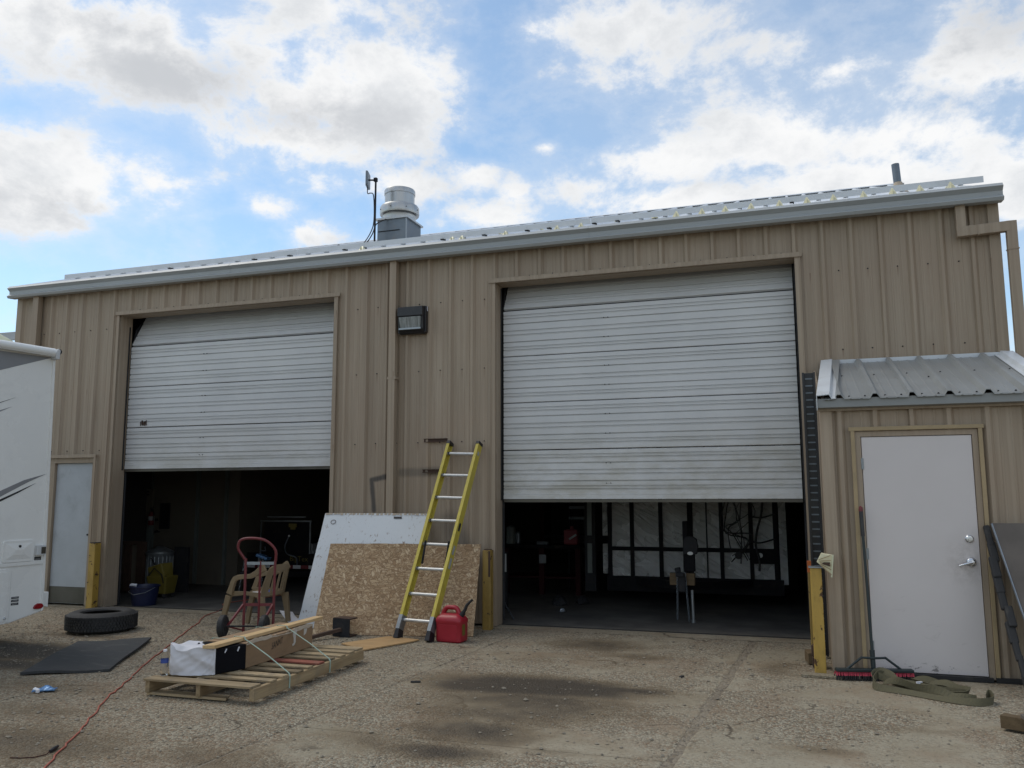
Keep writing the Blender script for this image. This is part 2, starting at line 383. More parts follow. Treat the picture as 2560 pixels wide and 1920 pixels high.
def m_floor():
    m, h, b = principled('shop_floor_concrete'); p = wpos(h); x, y, z = h.sep(p)
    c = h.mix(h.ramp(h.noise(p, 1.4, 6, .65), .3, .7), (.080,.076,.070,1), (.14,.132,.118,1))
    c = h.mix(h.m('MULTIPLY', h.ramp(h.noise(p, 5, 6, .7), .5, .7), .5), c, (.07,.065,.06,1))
    # paler towards the door sill, with an uneven edge
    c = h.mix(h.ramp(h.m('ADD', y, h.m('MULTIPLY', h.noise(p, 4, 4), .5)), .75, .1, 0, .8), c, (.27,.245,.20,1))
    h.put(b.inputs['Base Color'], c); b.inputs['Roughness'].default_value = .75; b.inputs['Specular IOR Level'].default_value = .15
    bump(h, b, h.noise(p, 22, 5, .65), .25, .006); return m
def m_dirt():
    m, h, b = principled('packed_dirt_gravel'); p = wpos(h)
    cell = h.sep(h.voro(p, 46, 'Color')); d = h.voro(p, 46, 'Distance')
    c = h.mix(h.ramp(h.noise(p, 1.5, 6, .65), .3, .7), (.170,.134,.088,1), (.250,.205,.142,1))
    c = h.mix(h.m('MULTIPLY', cell[0], .5), c, (.34,.30,.24,1)); c = h.mix(h.ramp(cell[1], .7, .9, 0, .7), c, (.11,.09,.07,1))
    h.put(b.inputs['Base Color'], c); b.inputs['Roughness'].default_value = .95
    bump(h, b, h.m('SUBTRACT', h.noise(p, 20, 5, .7), d), .8, .015); return m
def m_wood(name, a, bcol, axis=0, rand=.22, weather=.3):
    m, h, b = principled(name); v = objc(h); oi = h.new('ShaderNodeObjectInfo'); rr = oi.outputs['Random']
    v = h.vm('ADD', v, h.vm('MULTIPLY', h.comb(rr, rr, rr), (3.1, 5.7, 2.3)))
    s = [26, 26, 26]; s[axis] = 1.5
    g = h.noise(h.mapping(v, scale=tuple(s)), 1.0, 6, .65, .6); k = h.noise(v, 7, 4, .6)
    s2 = [90, 90, 90]; s2[axis] = 4
    g2 = h.noise(h.mapping(v, scale=tuple(s2)), 1.0, 3, .6)
    c = h.mix(h.ramp(g, .3, .7), rgb(a), rgb(bcol)); c = h.mix(h.m('MULTIPLY', h.ramp(g2, .55, .75), .4), c, rgb(a, .45))
    c = h.mix(h.m('MULTIPLY', h.ramp(k, .48, .72), weather), c, (.16,.135,.10,1))
    c = h.mix(1.0, c, h.comb(*[h.ramp(rr, 0, 1, 1-rand, 1+rand, False)]*3), 'MULTIPLY')
    h.put(b.inputs['Base Color'], c); b.inputs['Roughness'].default_value = .78; b.inputs['Specular IOR Level'].default_value = .3
    bump(h, b, g, .35, .004); return m
def m_osb():
    m, h, b = principled('strand_board'); v = objc(h); col = None; hh = None
    tones = [((.44,.32,.19),(.29,.185,.10)), ((.50,.375,.235),(.30,.195,.105)), ((.34,.225,.125),(.54,.415,.27)), ((.25,.155,.083),(.46,.335,.20))]
    base = h.mix(h.noise(v, 30, 4), (.24,.145,.075,1), (.42,.285,.165,1)); col = base; hh = h.noise(v, 40, 3)
    for i, ang in enumerate((8, -34, 47, -12, 78, 24, -61, 3)):
        mp = h.mapping(h.mapping(v, rot=(0, R(ang), 0), loc=(i*1.7, 0, i*2.3)), scale=(9.0+i*.8, 1, 58-2.8*i))
        wv = h.vm('ADD', mp, h.vm('MULTIPLY', h.noise(v, 14, 2, .5, 0, 'Color'), (.5, 0, 1.1)))
        cc = h.sep(h.voro(wv, 1.0, 'Color')); ed = h.voro(wv, 1.0, 'Distance', 'DISTANCE_TO_EDGE')
        t = tones[i % 4]
        strand = h.mix(cc[0], rgb(t[0]), rgb(t[1])); strand = h.mix(h.ramp(ed, .17, .0, 0, .72), strand, (.14,.08,.04,1))
        mask = h.m('GREATER_THAN', cc[1], .64)
        col = h.mix(mask, col, strand); hh = h.m('ADD', h.m('MULTIPLY', hh, h.m('SUBTRACT', 1, mask)), h.m('MULTIPLY', mask, h.m('ADD', .3, h.m('MULTIPLY', cc[2], .7))))
    grime = h.ramp(h.noise(v, 2.2, 6, .7), .5, .75, 0, .3)
    col = h.mix(grime, col, (.23,.165,.105,1))
    h.put(b.inputs['Base Color'], col); b.inputs['Roughness'].default_value = .72; b.inputs['Specular IOR Level'].default_value = .3
    bump(h, b, hh, .45, .004); return m
def m_peeling():
    m, h, b = principled('peeling_white_paint'); v = objc(h)
    c = h.mix(h.noise(v, 3, 4), (.57,.60,.62,1), (.68,.70,.715,1))
    f1 = h.ramp(h.noise(h.mapping(v, scale=(30, 1, 14)), 1.0, 7, .75, .6), .57, .62)
    zone = h.ramp(h.noise(v, 3.4, 4, .6), .42, .58)
    c = h.mix(h.m('MULTIPLY', f1, zone), c, (.20,.125,.075,1))
    spk = h.ramp(h.voro(v, 34, 'Distance'), .10, .05); keep = h.m('GREATER_THAN', h.sep(h.voro(v, 34, 'Color'))[0], .72)
    c = h.mix(h.m('MULTIPLY', spk, keep), c, (.05,.045,.04,1))
    c = h.mix(h.ramp(h.noise(v, 5, 6, .7), .55, .8, 0, .4), c, (.42,.40,.37,1))
    h.put(b.inputs['Base Color'], c); b.inputs['Roughness'].default_value = .6; bump(h, b, f1, -.4, .004); return m
def m_foil():
    m, h, b = principled('bubble_foil'); v = objc(h)
    oi = h.new('ShaderNodeObjectInfo'); v = h.vm('ADD', v, h.vm('MULTIPLY', h.comb(oi.outputs['Random'], 0, oi.outputs['Random']), (3.0, 0, 1.7)))
    wr = h.noise(v, 2.2, 3, .5, .6); crease = h.noise(h.mapping(h.mapping(v, rot=(0, R(-28), 0)), scale=(1.0, 1, 5.5)), 1.5, 4, .55, .4)
    bub = h.voro(v, 70, 'Distance', rnd=.2)
    c = h.mix(h.ramp(wr, .3, .7), (.80,.80,.78,1), (.95,.95,.95,1))
    h.put(b.inputs['Base Color'], c); b.inputs['Metallic'].default_value = .30; h.put(b.inputs['Roughness'], h.ramp(wr, .3, .7, .20, .34, False))
    bump(h, b, h.m('ADD', h.m('ADD', h.m('MULTIPLY', wr, 3.5), h.m('MULTIPLY', h.ramp(crease, .40, .60), 2.2)), h.m('MULTIPLY', bub, .7)), .8, .045); return m
def m_chipped(name, col, under=(.10,.055,.03), amt=.5, sc_=9, rough=.5):
    m, h, b = principled(name); v = wpos(h)
    n = h.noise(v, sc_, 8, .72, .3); c = h.mix(h.noise(h.mapping(v, scale=(6,6,1.2)), 1.5, 5), rgb(col, .78), rgb(col, 1.12))
    c = h.mix(h.m('MULTIPLY', h.ramp(h.noise(h.mapping(v, scale=(3,3,1)), 3.2, 6, .7), .45, .72), .55), c, rgb(col, .45))
    chip = h.ramp(n, .70-.14*amt, .73-.14*amt); c = h.mix(chip, c, rgb(under))
    h.put(b.inputs['Base Color'], c); h.put(b.inputs['Roughness'], h.ramp(chip, 0, 1, rough, .85)); bump(h, b, chip, -.4, .003); return m
def m_glass(name, col=(1,1,1), rough=.05, ior=1.45):
    m, h, b = principled(name); v = objc(h)
    b.inputs['Base Color'].default_value = rgb(col); b.inputs['Transmission Weight'].default_value = 1.0; b.inputs['IOR'].default_value = ior
    h.put(b.inputs['Roughness'], h.ramp(h.noise(v, 9, 4), .3, .7, rough, rough+.12)); return m

M = {}
M['tan'] = m_tan(); M['sprayed'] = m_wall_sprayed(); M['tan_trim'] = m_tan('tan_trim', 1.0)
M['ochre_trim'] = mat('ochre_trim_paint', (.36,.27,.15), .5, var=.15, dirt=((.20,.16,.11), .4, 6))
M['door_paint'] = m_door_paint()
M['gutter'] = mat('grey_gutter_paint', (.36,.38,.385), .42, var=.08, vs=2, stretch=(.3,1,1), dirt=((.22,.22,.21), .35, 3), bmp=.05)
M['roof'] = mat('white_roof_steel', (.66,.68,.70), .35, .15, var=.10, vs=2, dirt=((.40,.38,.34), .4, 4))
M['vest_roof'] = mat('grey_roof_steel', (.25,.26,.258), .45, .1, var=.10, vs=2.5, dirt=((.25,.24,.22), .45, 4))
M['white_trim'] = mat('white_trim_steel', (.58,.605,.625), .4, var=.06, dirt=((.40,.39,.37), .3, 4))
M['snow'] = mat('clear_yellowed_plastic', (.66,.62,.42), .3, var=.1)
M['walk_door'] = mat('pinkish_white_door_paint', (.475,.445,.442), .5, var=.05, vs=3, dirt=((.30,.27,.25), .30, 5), bmp=.05)
M['grey_door'] = mat('pale_blue_grey_door_paint', (.42,.445,.47), .5, var=.10, vs=3, dirt=((.24,.24,.25), .45, 3.5))
M['kick'] = mat('dull_steel_plate', (.10,.092,.075), .45, .5, var=.3, vs=4)
M['chrome'] = mat('satin_nickel', (.62,.64,.67), .26, .95, var=.08)
M['black'] = mat('black_rubber', (.022,.022,.023), .75, var=.3, vs=8, dirt=((.12,.105,.085), .4, 9), bmp=.2)
M['black_gloss'] = mat('black_plastic', (.014,.014,.017), .38, var=.2, vs=8, dirt=((.06,.055,.05), .4, 7))
M['mat_rubber'] = mat('dusty_rubber_mat', (.036,.038,.040), .8, var=.35, vs=5, stretch=(1,3,1), dirt=((.13,.125,.115), .6, 4), bmp=.3)
M['dark'] = mat('dark_steel', (.024,.025,.028), .65, .0, spec=.15, var=.3, vs=6, dirt=((.10,.075,.055), .35, 6))
M['dark_paint'] = mat('black_trailer_paint', (.012,.012,.014), .7, .0, spec=.06, var=.3, vs=6, dirt=((.07,.055,.04), .5, 5))
M['wrap'] = mat('black_stretch_wrap', (.006,.006,.008), .75, var=.3, spec=.12)
M['galv'] = mat('galvanised_steel', (.30,.325,.345), .42, .75, var=.22, vs=7, dirt=((.30,.26,.22), .3, 5))
M['galv_dark'] = mat('weathered_galvanised_duct', (.165,.19,.215), .45, .65, var=.25, vs=4, dirt=((.24,.20,.17), .5, 3))
M['alum'] = mat('spun_aluminium', (.46,.465,.46), .36, .8, var=.15, vs=3, stretch=(4,4,.3), dirt=((.30,.28,.24), .35, 5))
M['rung'] = mat('worn_aluminium_rung', (.58,.58,.57), .40, .6, var=.15, vs=12, dirt=((.25,.24,.22), .35, 14))
M['fibre'] = mat('yellow_fibreglass', (.50,.405,.060), .5, var=.18, vs=6, stretch=(6,6,.8), dirt=((.20,.17,.06), .5, 9))
M['bollard'] = m_chipped('chipped_yellow_paint', (.47,.300,.062), (.075,.038,.022), .88, 10)
M['bollard_dull'] = m_chipped('dull_ochre_paint', (.33,.215,.055), (.07,.045,.03), .75, 8)
M['orange'] = mat('orange_paint', (.60,.155,.035), .6, dirt=((.25,.12,.05), .5, 8))
M['rust'] = mat('rusty_brown_steel', (.075,.045,.032), .8, .2, var=.35, vs=14, bmp=.3)
M['red'] = mat('red_polyethylene', (.33,.013,.026), .42, var=.14, vs=4, dirt=((.13,.02,.02), .45, 5), bmp=.12, bs=120)
M['dolly_red'] = m_chipped('worn_red_paint', (.165,.026,.030), (.10,.095,.09), .35, 14, .45)
M['resin'] = mat('tan_resin', (.235,.172,.098), .5, var=.10, vs=3, dirt=((.20,.15,.09), .45, 5))
M['card'] = mat('brown_cardboard', (.285,.185,.105), .85, var=.12, vs=5, stretch=(1,1,4), dirt=((.19,.125,.075), .5, 4), bmp=.15)
M['card_pale'] = mat('torn_cardboard', (.46,.38,.29), .9, var=.15, vs=15)
M['tape'] = mat('white_tape', (.55,.52,.47), .5, var=.1)
M['ink'] = mat('black_marker_ink', (.035,.03,.028), .6)
M['twine'] = mat('pale_green_strap', (.36,.47,.40), .5, var=.1)
M['cloth'] = mat('white_cotton', (.60,.595,.625), .9, var=.05, vs=6, dirt=((.48,.46,.44), .3, 5), bmp=.2, bs=200)
M['paper'] = mat('white_paper', (.70,.71,.75), .8, var=.05)
M['pallet'] = m_wood('weathered_pallet_pine', (.225,.165,.095), (.385,.30,.185), 0, .36, .75)
M['pallet_y'] = m_wood('weathered_pallet_stringer', (.235,.165,.09), (.355,.265,.155), 1, .15, .4)
M['pallet_red'] = m_wood('red_stained_pallet_board', (.22,.060,.042), (.31,.11,.075), 0, .1, .35)
M['plank'] = m_wood('new_pine_board', (.50,.335,.165), (.60,.43,.235), 1, .05, .12)
M['ply'] = m_wood('thin_plywood', (.37,.225,.10), (.47,.31,.155), 0, .05, .3)
M['block'] = m_wood('fir_block', (.10,.068,.036), (.15,.105,.058), 0, .1, .2)
M['osb'] = m_osb(); M['peel'] = m_peeling(); M['foil'] = m_foil()
M['rv'] = mat('white_gelcoat', (.80,.80,.77), .30, var=.03, vs=1.2, dirt=((.44,.44,.42), .22, 2.5), bmp=.02)
M['rv_grey'] = mat('grey_vinyl_graphic', (.235,.24,.25), .35, var=.06)
M['rv_black'] = mat('black_vinyl_graphic', (.025,.027,.03), .3)
M['cream'] = mat('cream_abs_shroud', (.62,.62,.43), .45, var=.05)
M['lens'] = mat('red_reflector', (.24,.006,.012), .2, var=.2)
M['cord'] = mat('orange_red_cord', (.36,.10,.065), .6, var=.2, vs=30)
M['blue'] = mat('blue_bucket_plastic', (.008,.013,.050), .45, var=.2)
M['yellow'] = mat('yellow_bucket_plastic', (.15,.118,.020), .5, var=.15, dirt=((.16,.12,.03), .5, 6))
M['blue_bag'] = mat('blue_snack_bag', (.10,.22,.42), .25, .3, var=.2, vs=20)
M['lamp_lens'] = mat('prismatic_lens', (.27,.285,.275), .12, var=.4, vs=14, stretch=(3,1,.4))
M['bottle'] = m_glass('clear_plastic', (.95,.97,.98), .06, 1.25)
M['label_blue'] = mat('blue_label', (.04,.075,.30), .5)
M['pink'] = mat('red_bristles', (.52,.06,.095), .8, var=.2, vs=30)
M['broom'] = mat('dark_green_black_plastic', (.016,.026,.028), .5, var=.2)
M['webbing'] = mat('olive_webbing', (.100,.089,.050), .85, var=.22, vs=40, stretch=(1,1,3), dirt=((.085,.08,.05), .6, 22), bmp=.5, bs=260)
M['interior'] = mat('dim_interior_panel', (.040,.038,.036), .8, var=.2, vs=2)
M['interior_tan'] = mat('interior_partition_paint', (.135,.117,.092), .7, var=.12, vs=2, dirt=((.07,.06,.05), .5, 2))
M['liner'] = mat('interior_steel_liner', (.145,.165,.155), .55, .1, var=.15)
M['shelf_red'] = mat('maroon_painted_steel', (.040,.012,.014), .7, spec=.1, var=.2)
M['red_cloth'] = mat('dusty_red_jug', (.20,.035,.045), .6, var=.2)
M['concrete'] = m_concrete('worn_yard_concrete'); M['dirt'] = m_dirt(); M['floor'] = m_floor()
M['sill'] = m_concrete('sill_concrete', .35)
M['stone'] = mat('loose_stone', (.225,.195,.15), .9, var=.45, vs=3.5, bmp=.3)
M['plate_face'] = mat('grey_brown_steel_plate', (.125,.110,.098), .75, .0, spec=.2, var=.22, vs=3, dirt=((.14,.12,.10), .5, 4))
M['white_plastic'] = mat('white_plastic', (.56,.57,.57), .5, var=.06)
M['grime_white'] = mat('dull_white_tin', (.34,.35,.36), .5, var=.15)

# ------------------------------------------------------------------ ground
FT = .3048
g = MB(); g.add([(-400,-400,-.006),(400,-400,-.006),(400,400,-.006),(-400,400,-.006)], [(0,1,2,3)])
ground = struct(g.build('ground', M['dirt']))
def jx(k, y): return k + .066*y
COLS = [-13.0, -10.1, -7.45, -4.80, -2.15, .47, 3.08, 5.72, 8.4, 11.0]
def slab(k0, k1, y0, y1, gap=.012, m='concrete'):
    b = MB(); P = []
    n = 16
    top = []; bot = []
    def edge(kx, ya, yb, sgn):
        gg = .024 if kx == 3.08 else gap
        return [(jx(kx, ya+(yb-ya)*i/n)+sgn*(gg+rnd(0,.8*gg+.004)), ya+(yb-ya)*i/n) for i in range(n+1)]
    e0 = edge(k0, y0+gap, y1-gap, 1); e1 = edge(k1, y1-gap, y0+gap, -1)
    ring = e0+e1; k = len(ring)
    inner = []
    cx = sum(p[0] for p in ring)/k; cy = sum(p[1] for p in ring)/k
    for (x, y) in ring:
        dx, dy = cx-x, cy-y; L = math.hypot(dx, dy); inner.append((x+dx/L*.016, y+dy/L*.016))
    b.add([(x, y, -.05) for x, y in ring]+[(x, y, -.0045) for x, y in ring]+[(x, y, 0) for x, y in inner],
          [(i, (i+1) % k, k+(i+1) % k, k+i) for i in range(k)]+[(k+i, k+(i+1) % k, 2*k+(i+1) % k, 2*k+i) for i in range(k)]+[tuple(range(2*k, 3*k))])
    return b.build('slab', M[m], ground)
for i in range(len(COLS)-1):
    k0, k1 = COLS[i], COLS[i+1]
    ys = [-.12, -2.93, -4.60, -7.3, -10.4, -14] if i == 5 else ([-.12, -3.3, -6.4, -10, -14] if i % 2 else [-.12, -2.9, -5.9, -9.5, -14])
    for a, c in zip(ys[:-1], ys[1:]): slab(k0, k1, c, a, .005)
# door sill strip and the shop floor behind it
s = MB(); s.span((-7.95,-.112,-.06), (5.75,.26,.004)); struct(s.build('door_sill', M['sill']))
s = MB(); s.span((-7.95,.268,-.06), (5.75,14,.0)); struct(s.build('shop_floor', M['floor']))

for a_, c_ in ((-5.93, -2.30), (.06, 3.67)):
    s = MB(); s.span((a_,.165,.0045), (c_,.200,.013)); struct(s.build('sill_strip', M['black']))
    s = MB(); s.span((a_-.1,-.122,-.004), (c_+.1,-.109,.0055)); struct(s.build('sill_joint', M['dirt']))
# loose stones and grit over the yard
gr = MB(); random.seed(21)
def pebble(x, y, r, z=0):
    a = rnd(0, 6.28); V = []
    for i in range(5): V.append((x+r*math.cos(a+i*1.2566)*rnd(.7,1.2), y+r*math.sin(a+i*1.2566)*rnd(.7,1.2), z+r*rnd(.15,.4)))
    V += [(x+rnd(-.2,.2)*r, y+rnd(-.2,.2)*r, z+r*rnd(.6,.95)), (x, y, z-.3*r)]
    gr.add(V, [(i, (i+1) % 5, 5) for i in range(5)]+[((i+1) % 5, i, 6) for i in range(5)])
for i in range(9500):
    y = -.2-abs(random.gauss(0, 1))*3.4; x = rnd(-6.0, 5.8) if rnd(0,1) < .5 else random.gauss(-3.0, 1.7)
    if x > 3.8 and y > -1.62: continue
    pebble(x, y, (abs(random.gauss(0, .0060))+.003)*(1.4 if rnd(0,1) < .05 else 1))
for i in range(500):     # heaps along the walls and joints
    k = random.choice(COLS[3:8]); y = rnd(-6, -.2); pebble(jx(k, y)+random.gauss(0,.03), y, rnd(.004,.011), -.008)
go = gr.build('grit', M['stone'], kind='stuff'); tag(go, 'loose grit and small stones strewn over the yard concrete', 'grit')

# ------------------------------------------------------------------ the building
B = thing('metal_building', (-1.1, 0, 0), 'tan ribbed steel workshop with two tall half-open white overhead doors', 'building')
X0, X1, ZE, DEP = -7.98, 5.775, 4.76, 14.0
RIDGE_Y, SLOPE = 7.0, .362
def rib_profile(x0, x1, y=0.0, h=.038, sgn=-1):
    """outline of ribbed sheet between x0 and x1, ribs on whole feet, two faint stiffeners in each flat"""
    pts = [(x0, y)]
    k = math.floor(x0/FT)-1
    while k*FT < x1+FT:
        c = k*FT+.030
        for dx, q in ((-.044,0),(-.018,1),(.014,1),(.044,0),(.085,0),(.090,.09),(.104,.09),(.109,0),(.178,0),(.183,.09),(.197,.09),(.202,0)):
            x = c+dx
            if x0+.002 < x < x1-.002: pts.append((x, y+sgn*h*q))
        k += 1
    pts.append((x1, y))
    pts[0] = (x0, y); return pts
def ribbed(name, x0, x1, z0, z1, mat_, parent, y=0.0, bow=True):
    pr = rib_profile(x0, x1, y)
    nz = max(2, int((z1-z0)/.8)+1)
    rows = []
    for i in range(nz+1):
        z = z0+(z1-z0)*i/nz
        rows.append([(px_, py_ + (.0022*math.sin(2.1*z+7*px_) if 0 < i < nz else 0), z) for px_, py_ in pr])
    mb = MB(); mb.sheet(rows, (0, .006, 0)); return mb.build(name, mat_, parent)
def sheets(x0, x1, z0, z1, parent=B, y=0.0, m='tan', name='wall_sheet'):
    e = [x0]; k = math.ceil(x0/(3*FT)+1e-6)
    while k*3*FT < x1-.06:
        if k*3*FT-e[-1] > .06: e.append(k*3*FT)
        k += 1
    e.append(x1)
    for a, c in zip(e[:-1], e[1:]): ribbed(name, a, c, z0, z1, M[m], parent, y)
L0, L1, RR0, RR1, ZH = -5.950, -2.280, .040, 3.690, 4.29
sheets(X0+.05, -7.12, 0.03, ZE); sheets(-7.12, -6.265, 2.17, ZE); sheets(-6.265, L0-.04, 0.03, ZE)
sheets(L0-.04, L1+.04, ZH+.05, ZE); sheets(L1+.04, RR0-.04, .03, ZE, m='sprayed'); sheets(RR0-.04, RR1+.04, ZH+.05, ZE); sheets(RR1+.04, X1-.05, .03, ZE)
# corner trims
for xc, sg in ((X0, 1), (X1, -1)):
    c = MB(); c.prism([(0,0),(.11,0),(.11,-.008),(.10,-.008),(.10,-.034),(-.008,-.034),(-.008,.11),(0,.11)], lambda a, b_: (xc+sg*a, b_, .03), lambda a, b_: (xc+sg*a, b_, ZE+.04)); c.build('corner_trim', M['tan'], B)
# rake side and back walls, closed so that the shop is dark inside
for xs in (X0+.01, X1-.01):
    w_ = MB(); P = [(.03,0),(DEP,0),(DEP,ZE),(RIDGE_Y,ZE+SLOPE*RIDGE_Y),(.03,ZE)]
    w_.prism(P, lambda a, b_: (xs-.02, a, b_), lambda a, b_: (xs+.02, a, b_)); w_.build('side_wall', M['interior'] if False else M['tan'], B)
w_ = MB(); w_.span((X0, DEP-.02, 0), (X1, DEP+.02, ZE)); w_.build('back_wall', M['tan'], B)
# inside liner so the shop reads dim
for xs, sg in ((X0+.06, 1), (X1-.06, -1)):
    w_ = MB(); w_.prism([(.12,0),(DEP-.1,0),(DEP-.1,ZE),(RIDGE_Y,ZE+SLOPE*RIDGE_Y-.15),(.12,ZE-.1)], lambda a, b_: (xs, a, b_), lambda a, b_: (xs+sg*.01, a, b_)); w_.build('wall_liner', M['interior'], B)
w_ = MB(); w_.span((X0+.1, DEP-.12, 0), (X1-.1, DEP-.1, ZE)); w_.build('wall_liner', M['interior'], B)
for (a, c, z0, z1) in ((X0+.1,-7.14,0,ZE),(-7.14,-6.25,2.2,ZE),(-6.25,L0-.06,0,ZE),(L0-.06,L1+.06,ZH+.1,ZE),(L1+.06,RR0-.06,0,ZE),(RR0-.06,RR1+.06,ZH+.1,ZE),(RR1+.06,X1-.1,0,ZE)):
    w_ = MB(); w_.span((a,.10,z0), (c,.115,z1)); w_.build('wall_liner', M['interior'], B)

# openings: jambs, headers and their trim
def opening(x0, x1, zh, base=0.0):
    for xx, sg in ((x0, -1), (x1, 1)):
        j = MB(); j.span((xx-sg*.004, .004, base+.01), (xx+sg*.045, .235, zh)); j.build('door_jamb', M['tan'], B)
        t = MB(); t.prism([(-.006,0),(.055,0),(.055,-.020),(.049,-.020),(.049,-.010),(-.006,-.010)], lambda a, b_: (xx+sg*a, b_-.034, base+.02), lambda a, b_: (xx+sg*a, b_-.034, zh+.012)); t.build('jamb_trim', M['tan_trim'], B)
    j = MB(); j.span((x0-.04, .004, zh), (x1+.04, .235, zh+.06)); j.build('header', M['tan'], B)
    t = MB(); t.prism([(-.002,-.030),(-.002,-.062),(.004,-.062),(.004,-.036),(.058,-.036),(.058,-.030)], lambda a, b_: (x0-.075, b_, zh+a+.002), lambda a, b_: (x1+.075, b_, zh+a+.002)); t.build('header_trim', M['tan_trim'], B)
opening(L0, L1, ZH); opening(RR0, RR1, ZH)

# sectional overhead doors, pulled part-way up into their tracks
GROOVES = [(.127,.5),(.19,.5),(.30,1.0),(.455,.55),(.545,.55),(.70,1.0),(.82,.5),(.885,.5)]
def section(x0, x1, org, up, out, hgt, seed):
    rnd_ = random.Random(seed); pr = [(0, -.004), (.006, 0)]
    for gpos, dep in GROOVES:
        z = gpos*hgt; d_ = .014*dep+.006
        if dep < .9: pr += [(z-.011, 0), (z-.007, .003), (z-.003, .003), (z+.000, -d_), (z+.006, -d_), (z+.010, 0)]
        else: pr += [(z-.007, 0), (z-.005, -d_), (z+.006, -d_), (z+.010, 0)]
    pr += [(hgt-.012, 0), (hgt-.003, -.016)]
    xs = [x0+(x1-x0)*i/10 for i in range(11)]
    rows = []
    dents = [(rnd_.uniform(x0+.3, x1-.3), rnd_.uniform(.08, hgt-.08), rnd_.uniform(.10,.28), rnd_.uniform(-.009,.004)) for _ in range(3)]
    for (z, o_) in pr:
        r_ = []
        for xx in xs:
            dd = sum(a*math.exp(-((xx-cx)**2+(z-cz)**2)/(rr*rr)) for cx, cz, rr, a in dents)
            p = org+up*z+out*(o_+dd); r_.append((xx, p.y, p.z))
        rows.append(r_)
    mb = MB(); mb.sheet(rows, tuple(-out*.035)); return mb
def overhead_door(x0, x1, joints, ztop, label, seed):
    Y = .205; out = Vector((0,-1,0)); up = Vector((0,0,1))
    xa, xb = x0+.035, x1-.035
    root = section(xa, xb, Vector((0,Y,joints[0]+.05)), up, out, joints[1]-joints[0]-.055, seed).build('overhead_door', M['door_paint'], B, label=label)
    for i in range(1, len(joints)-1):
        section(xa, xb, Vector((0,Y,joints[i]+.002)), up, out, joints[i+1]-joints[i]-.004, seed+i).build('door_section', M['door_paint'], root)
    # the next section already leans back along the curved track, the last lies flat behind the header
    zt = joints[-1]+.030; tl = Vector((0,.55,1)).normalized()
    section(xa, xb, Vector((0,Y+.012,zt)), tl, Vector((0,-1,.55)).normalized(), .58, seed+7).build('door_section', M['door_paint'], root)
    b_ = MB(); b_.prism([(0,0),(.012,0),(.012,.045),(.036,.052),(0,.052)], lambda a, c: (xa, Y-.006+a, joints[0]+c), lambda a, c: (xb, Y-.006+a, joints[0]+c)); b_.build('bottom_rail', M['door_paint'], root)
    b_ = MB(); b_.span((xa, Y+.004, joints[0]-.040), (xb, Y+.030, joints[0]-.003)); b_.build('weather_strip', M['kick'], root)
    for xx, sg in ((x0+.012, 1), (x1-.012, -1)):
        t = MB(); t.tube([(xx,Y+.05,.05),(xx,Y+.05,joints[-1]),(xx,Y+.12,joints[-1]+.28),(xx,Y+.34,joints[-1]+.52),(xx,Y+.8,joints[-1]+.60),(xx,Y+3.2,joints[-1]+.62)], .018, 6); t.build('track', M['dark'], root)
        s_ = MB(); s_.span((xx-.010, Y-.030, joints[0]-.02), (xx+.010, Y-.018, joints[-1]+.3)); s_.build('side_seal', M['black'], root)
    for zj in [q for a, c in zip(joints[:-1], joints[1:]) for q in (a+.30*(c-a), a+.70*(c-a))]:
        for fx in (.37, .385):
            xx = xa+(xb-xa)*fx; s_ = MB(); s_.cyl((xx,Y-.010,zj+.006),(xx,Y+.004,zj+.006), .006, n=6); s_.build('bolt', M['dark'], root)
    return root
overhead_door(L0, L1, [1.995,2.615,3.228,3.848], ZH, 'shorter opening: white ribbed overhead door, dented and dirty at its bottom', 11)
overhead_door(RR0, RR1, [1.545,2.160,2.763,3.366,3.970], ZH, 'white ribbed overhead door nearer the entry porch, pulled up over a third', 31)
sm = MB()
for i in range(9):
    xx = -5.665+i*.013; sm.span((xx, .1925, 2.66-rnd(0,.03)), (xx+rnd(.004,.010), .1985, 2.70+rnd(-.01,.02)))
sm.build('smudged_lettering', M['rust'], bpy.data.objects['overhead_door'])

# grey gutter along the eave: top lip, sloped bands, open return at each end
GP = [(-.105,4.874),(-.168,4.874),(-.206,4.834),(-.158,4.792),(-.155,4.748),(-.202,4.712),(-.182,4.680),(-.050,4.690),(-.030,4.70),(-.030,4.74),(-.045,4.74),(-.105,4.75)]
for a, c in ((X0-.05, -3.915), (-3.905, 1.30), (1.31, X1+.035)):
    m_ = MB(); m_.prism(GP, lambda y, z: (a, y, z), lambda y, z: (c, y, z)); m_.build('gutter', M['gutter'], B)
for xx in (-3.91, 1.305):
    m_ = MB(); m_.prism([(y-.003*(1 if y < -.1 else 0), z) for y, z in GP], lambda y, z: (xx-.012, y, z), lambda y, z: (xx+.004, y, z)); m_.build('gutter_joint', M['gutter'], B)
m_ = MB(); m_.span((X0+.02, .0, 4.74), (X1-.02, .08, 4.80)); m_.build('eave_strut', M['tan'], B)

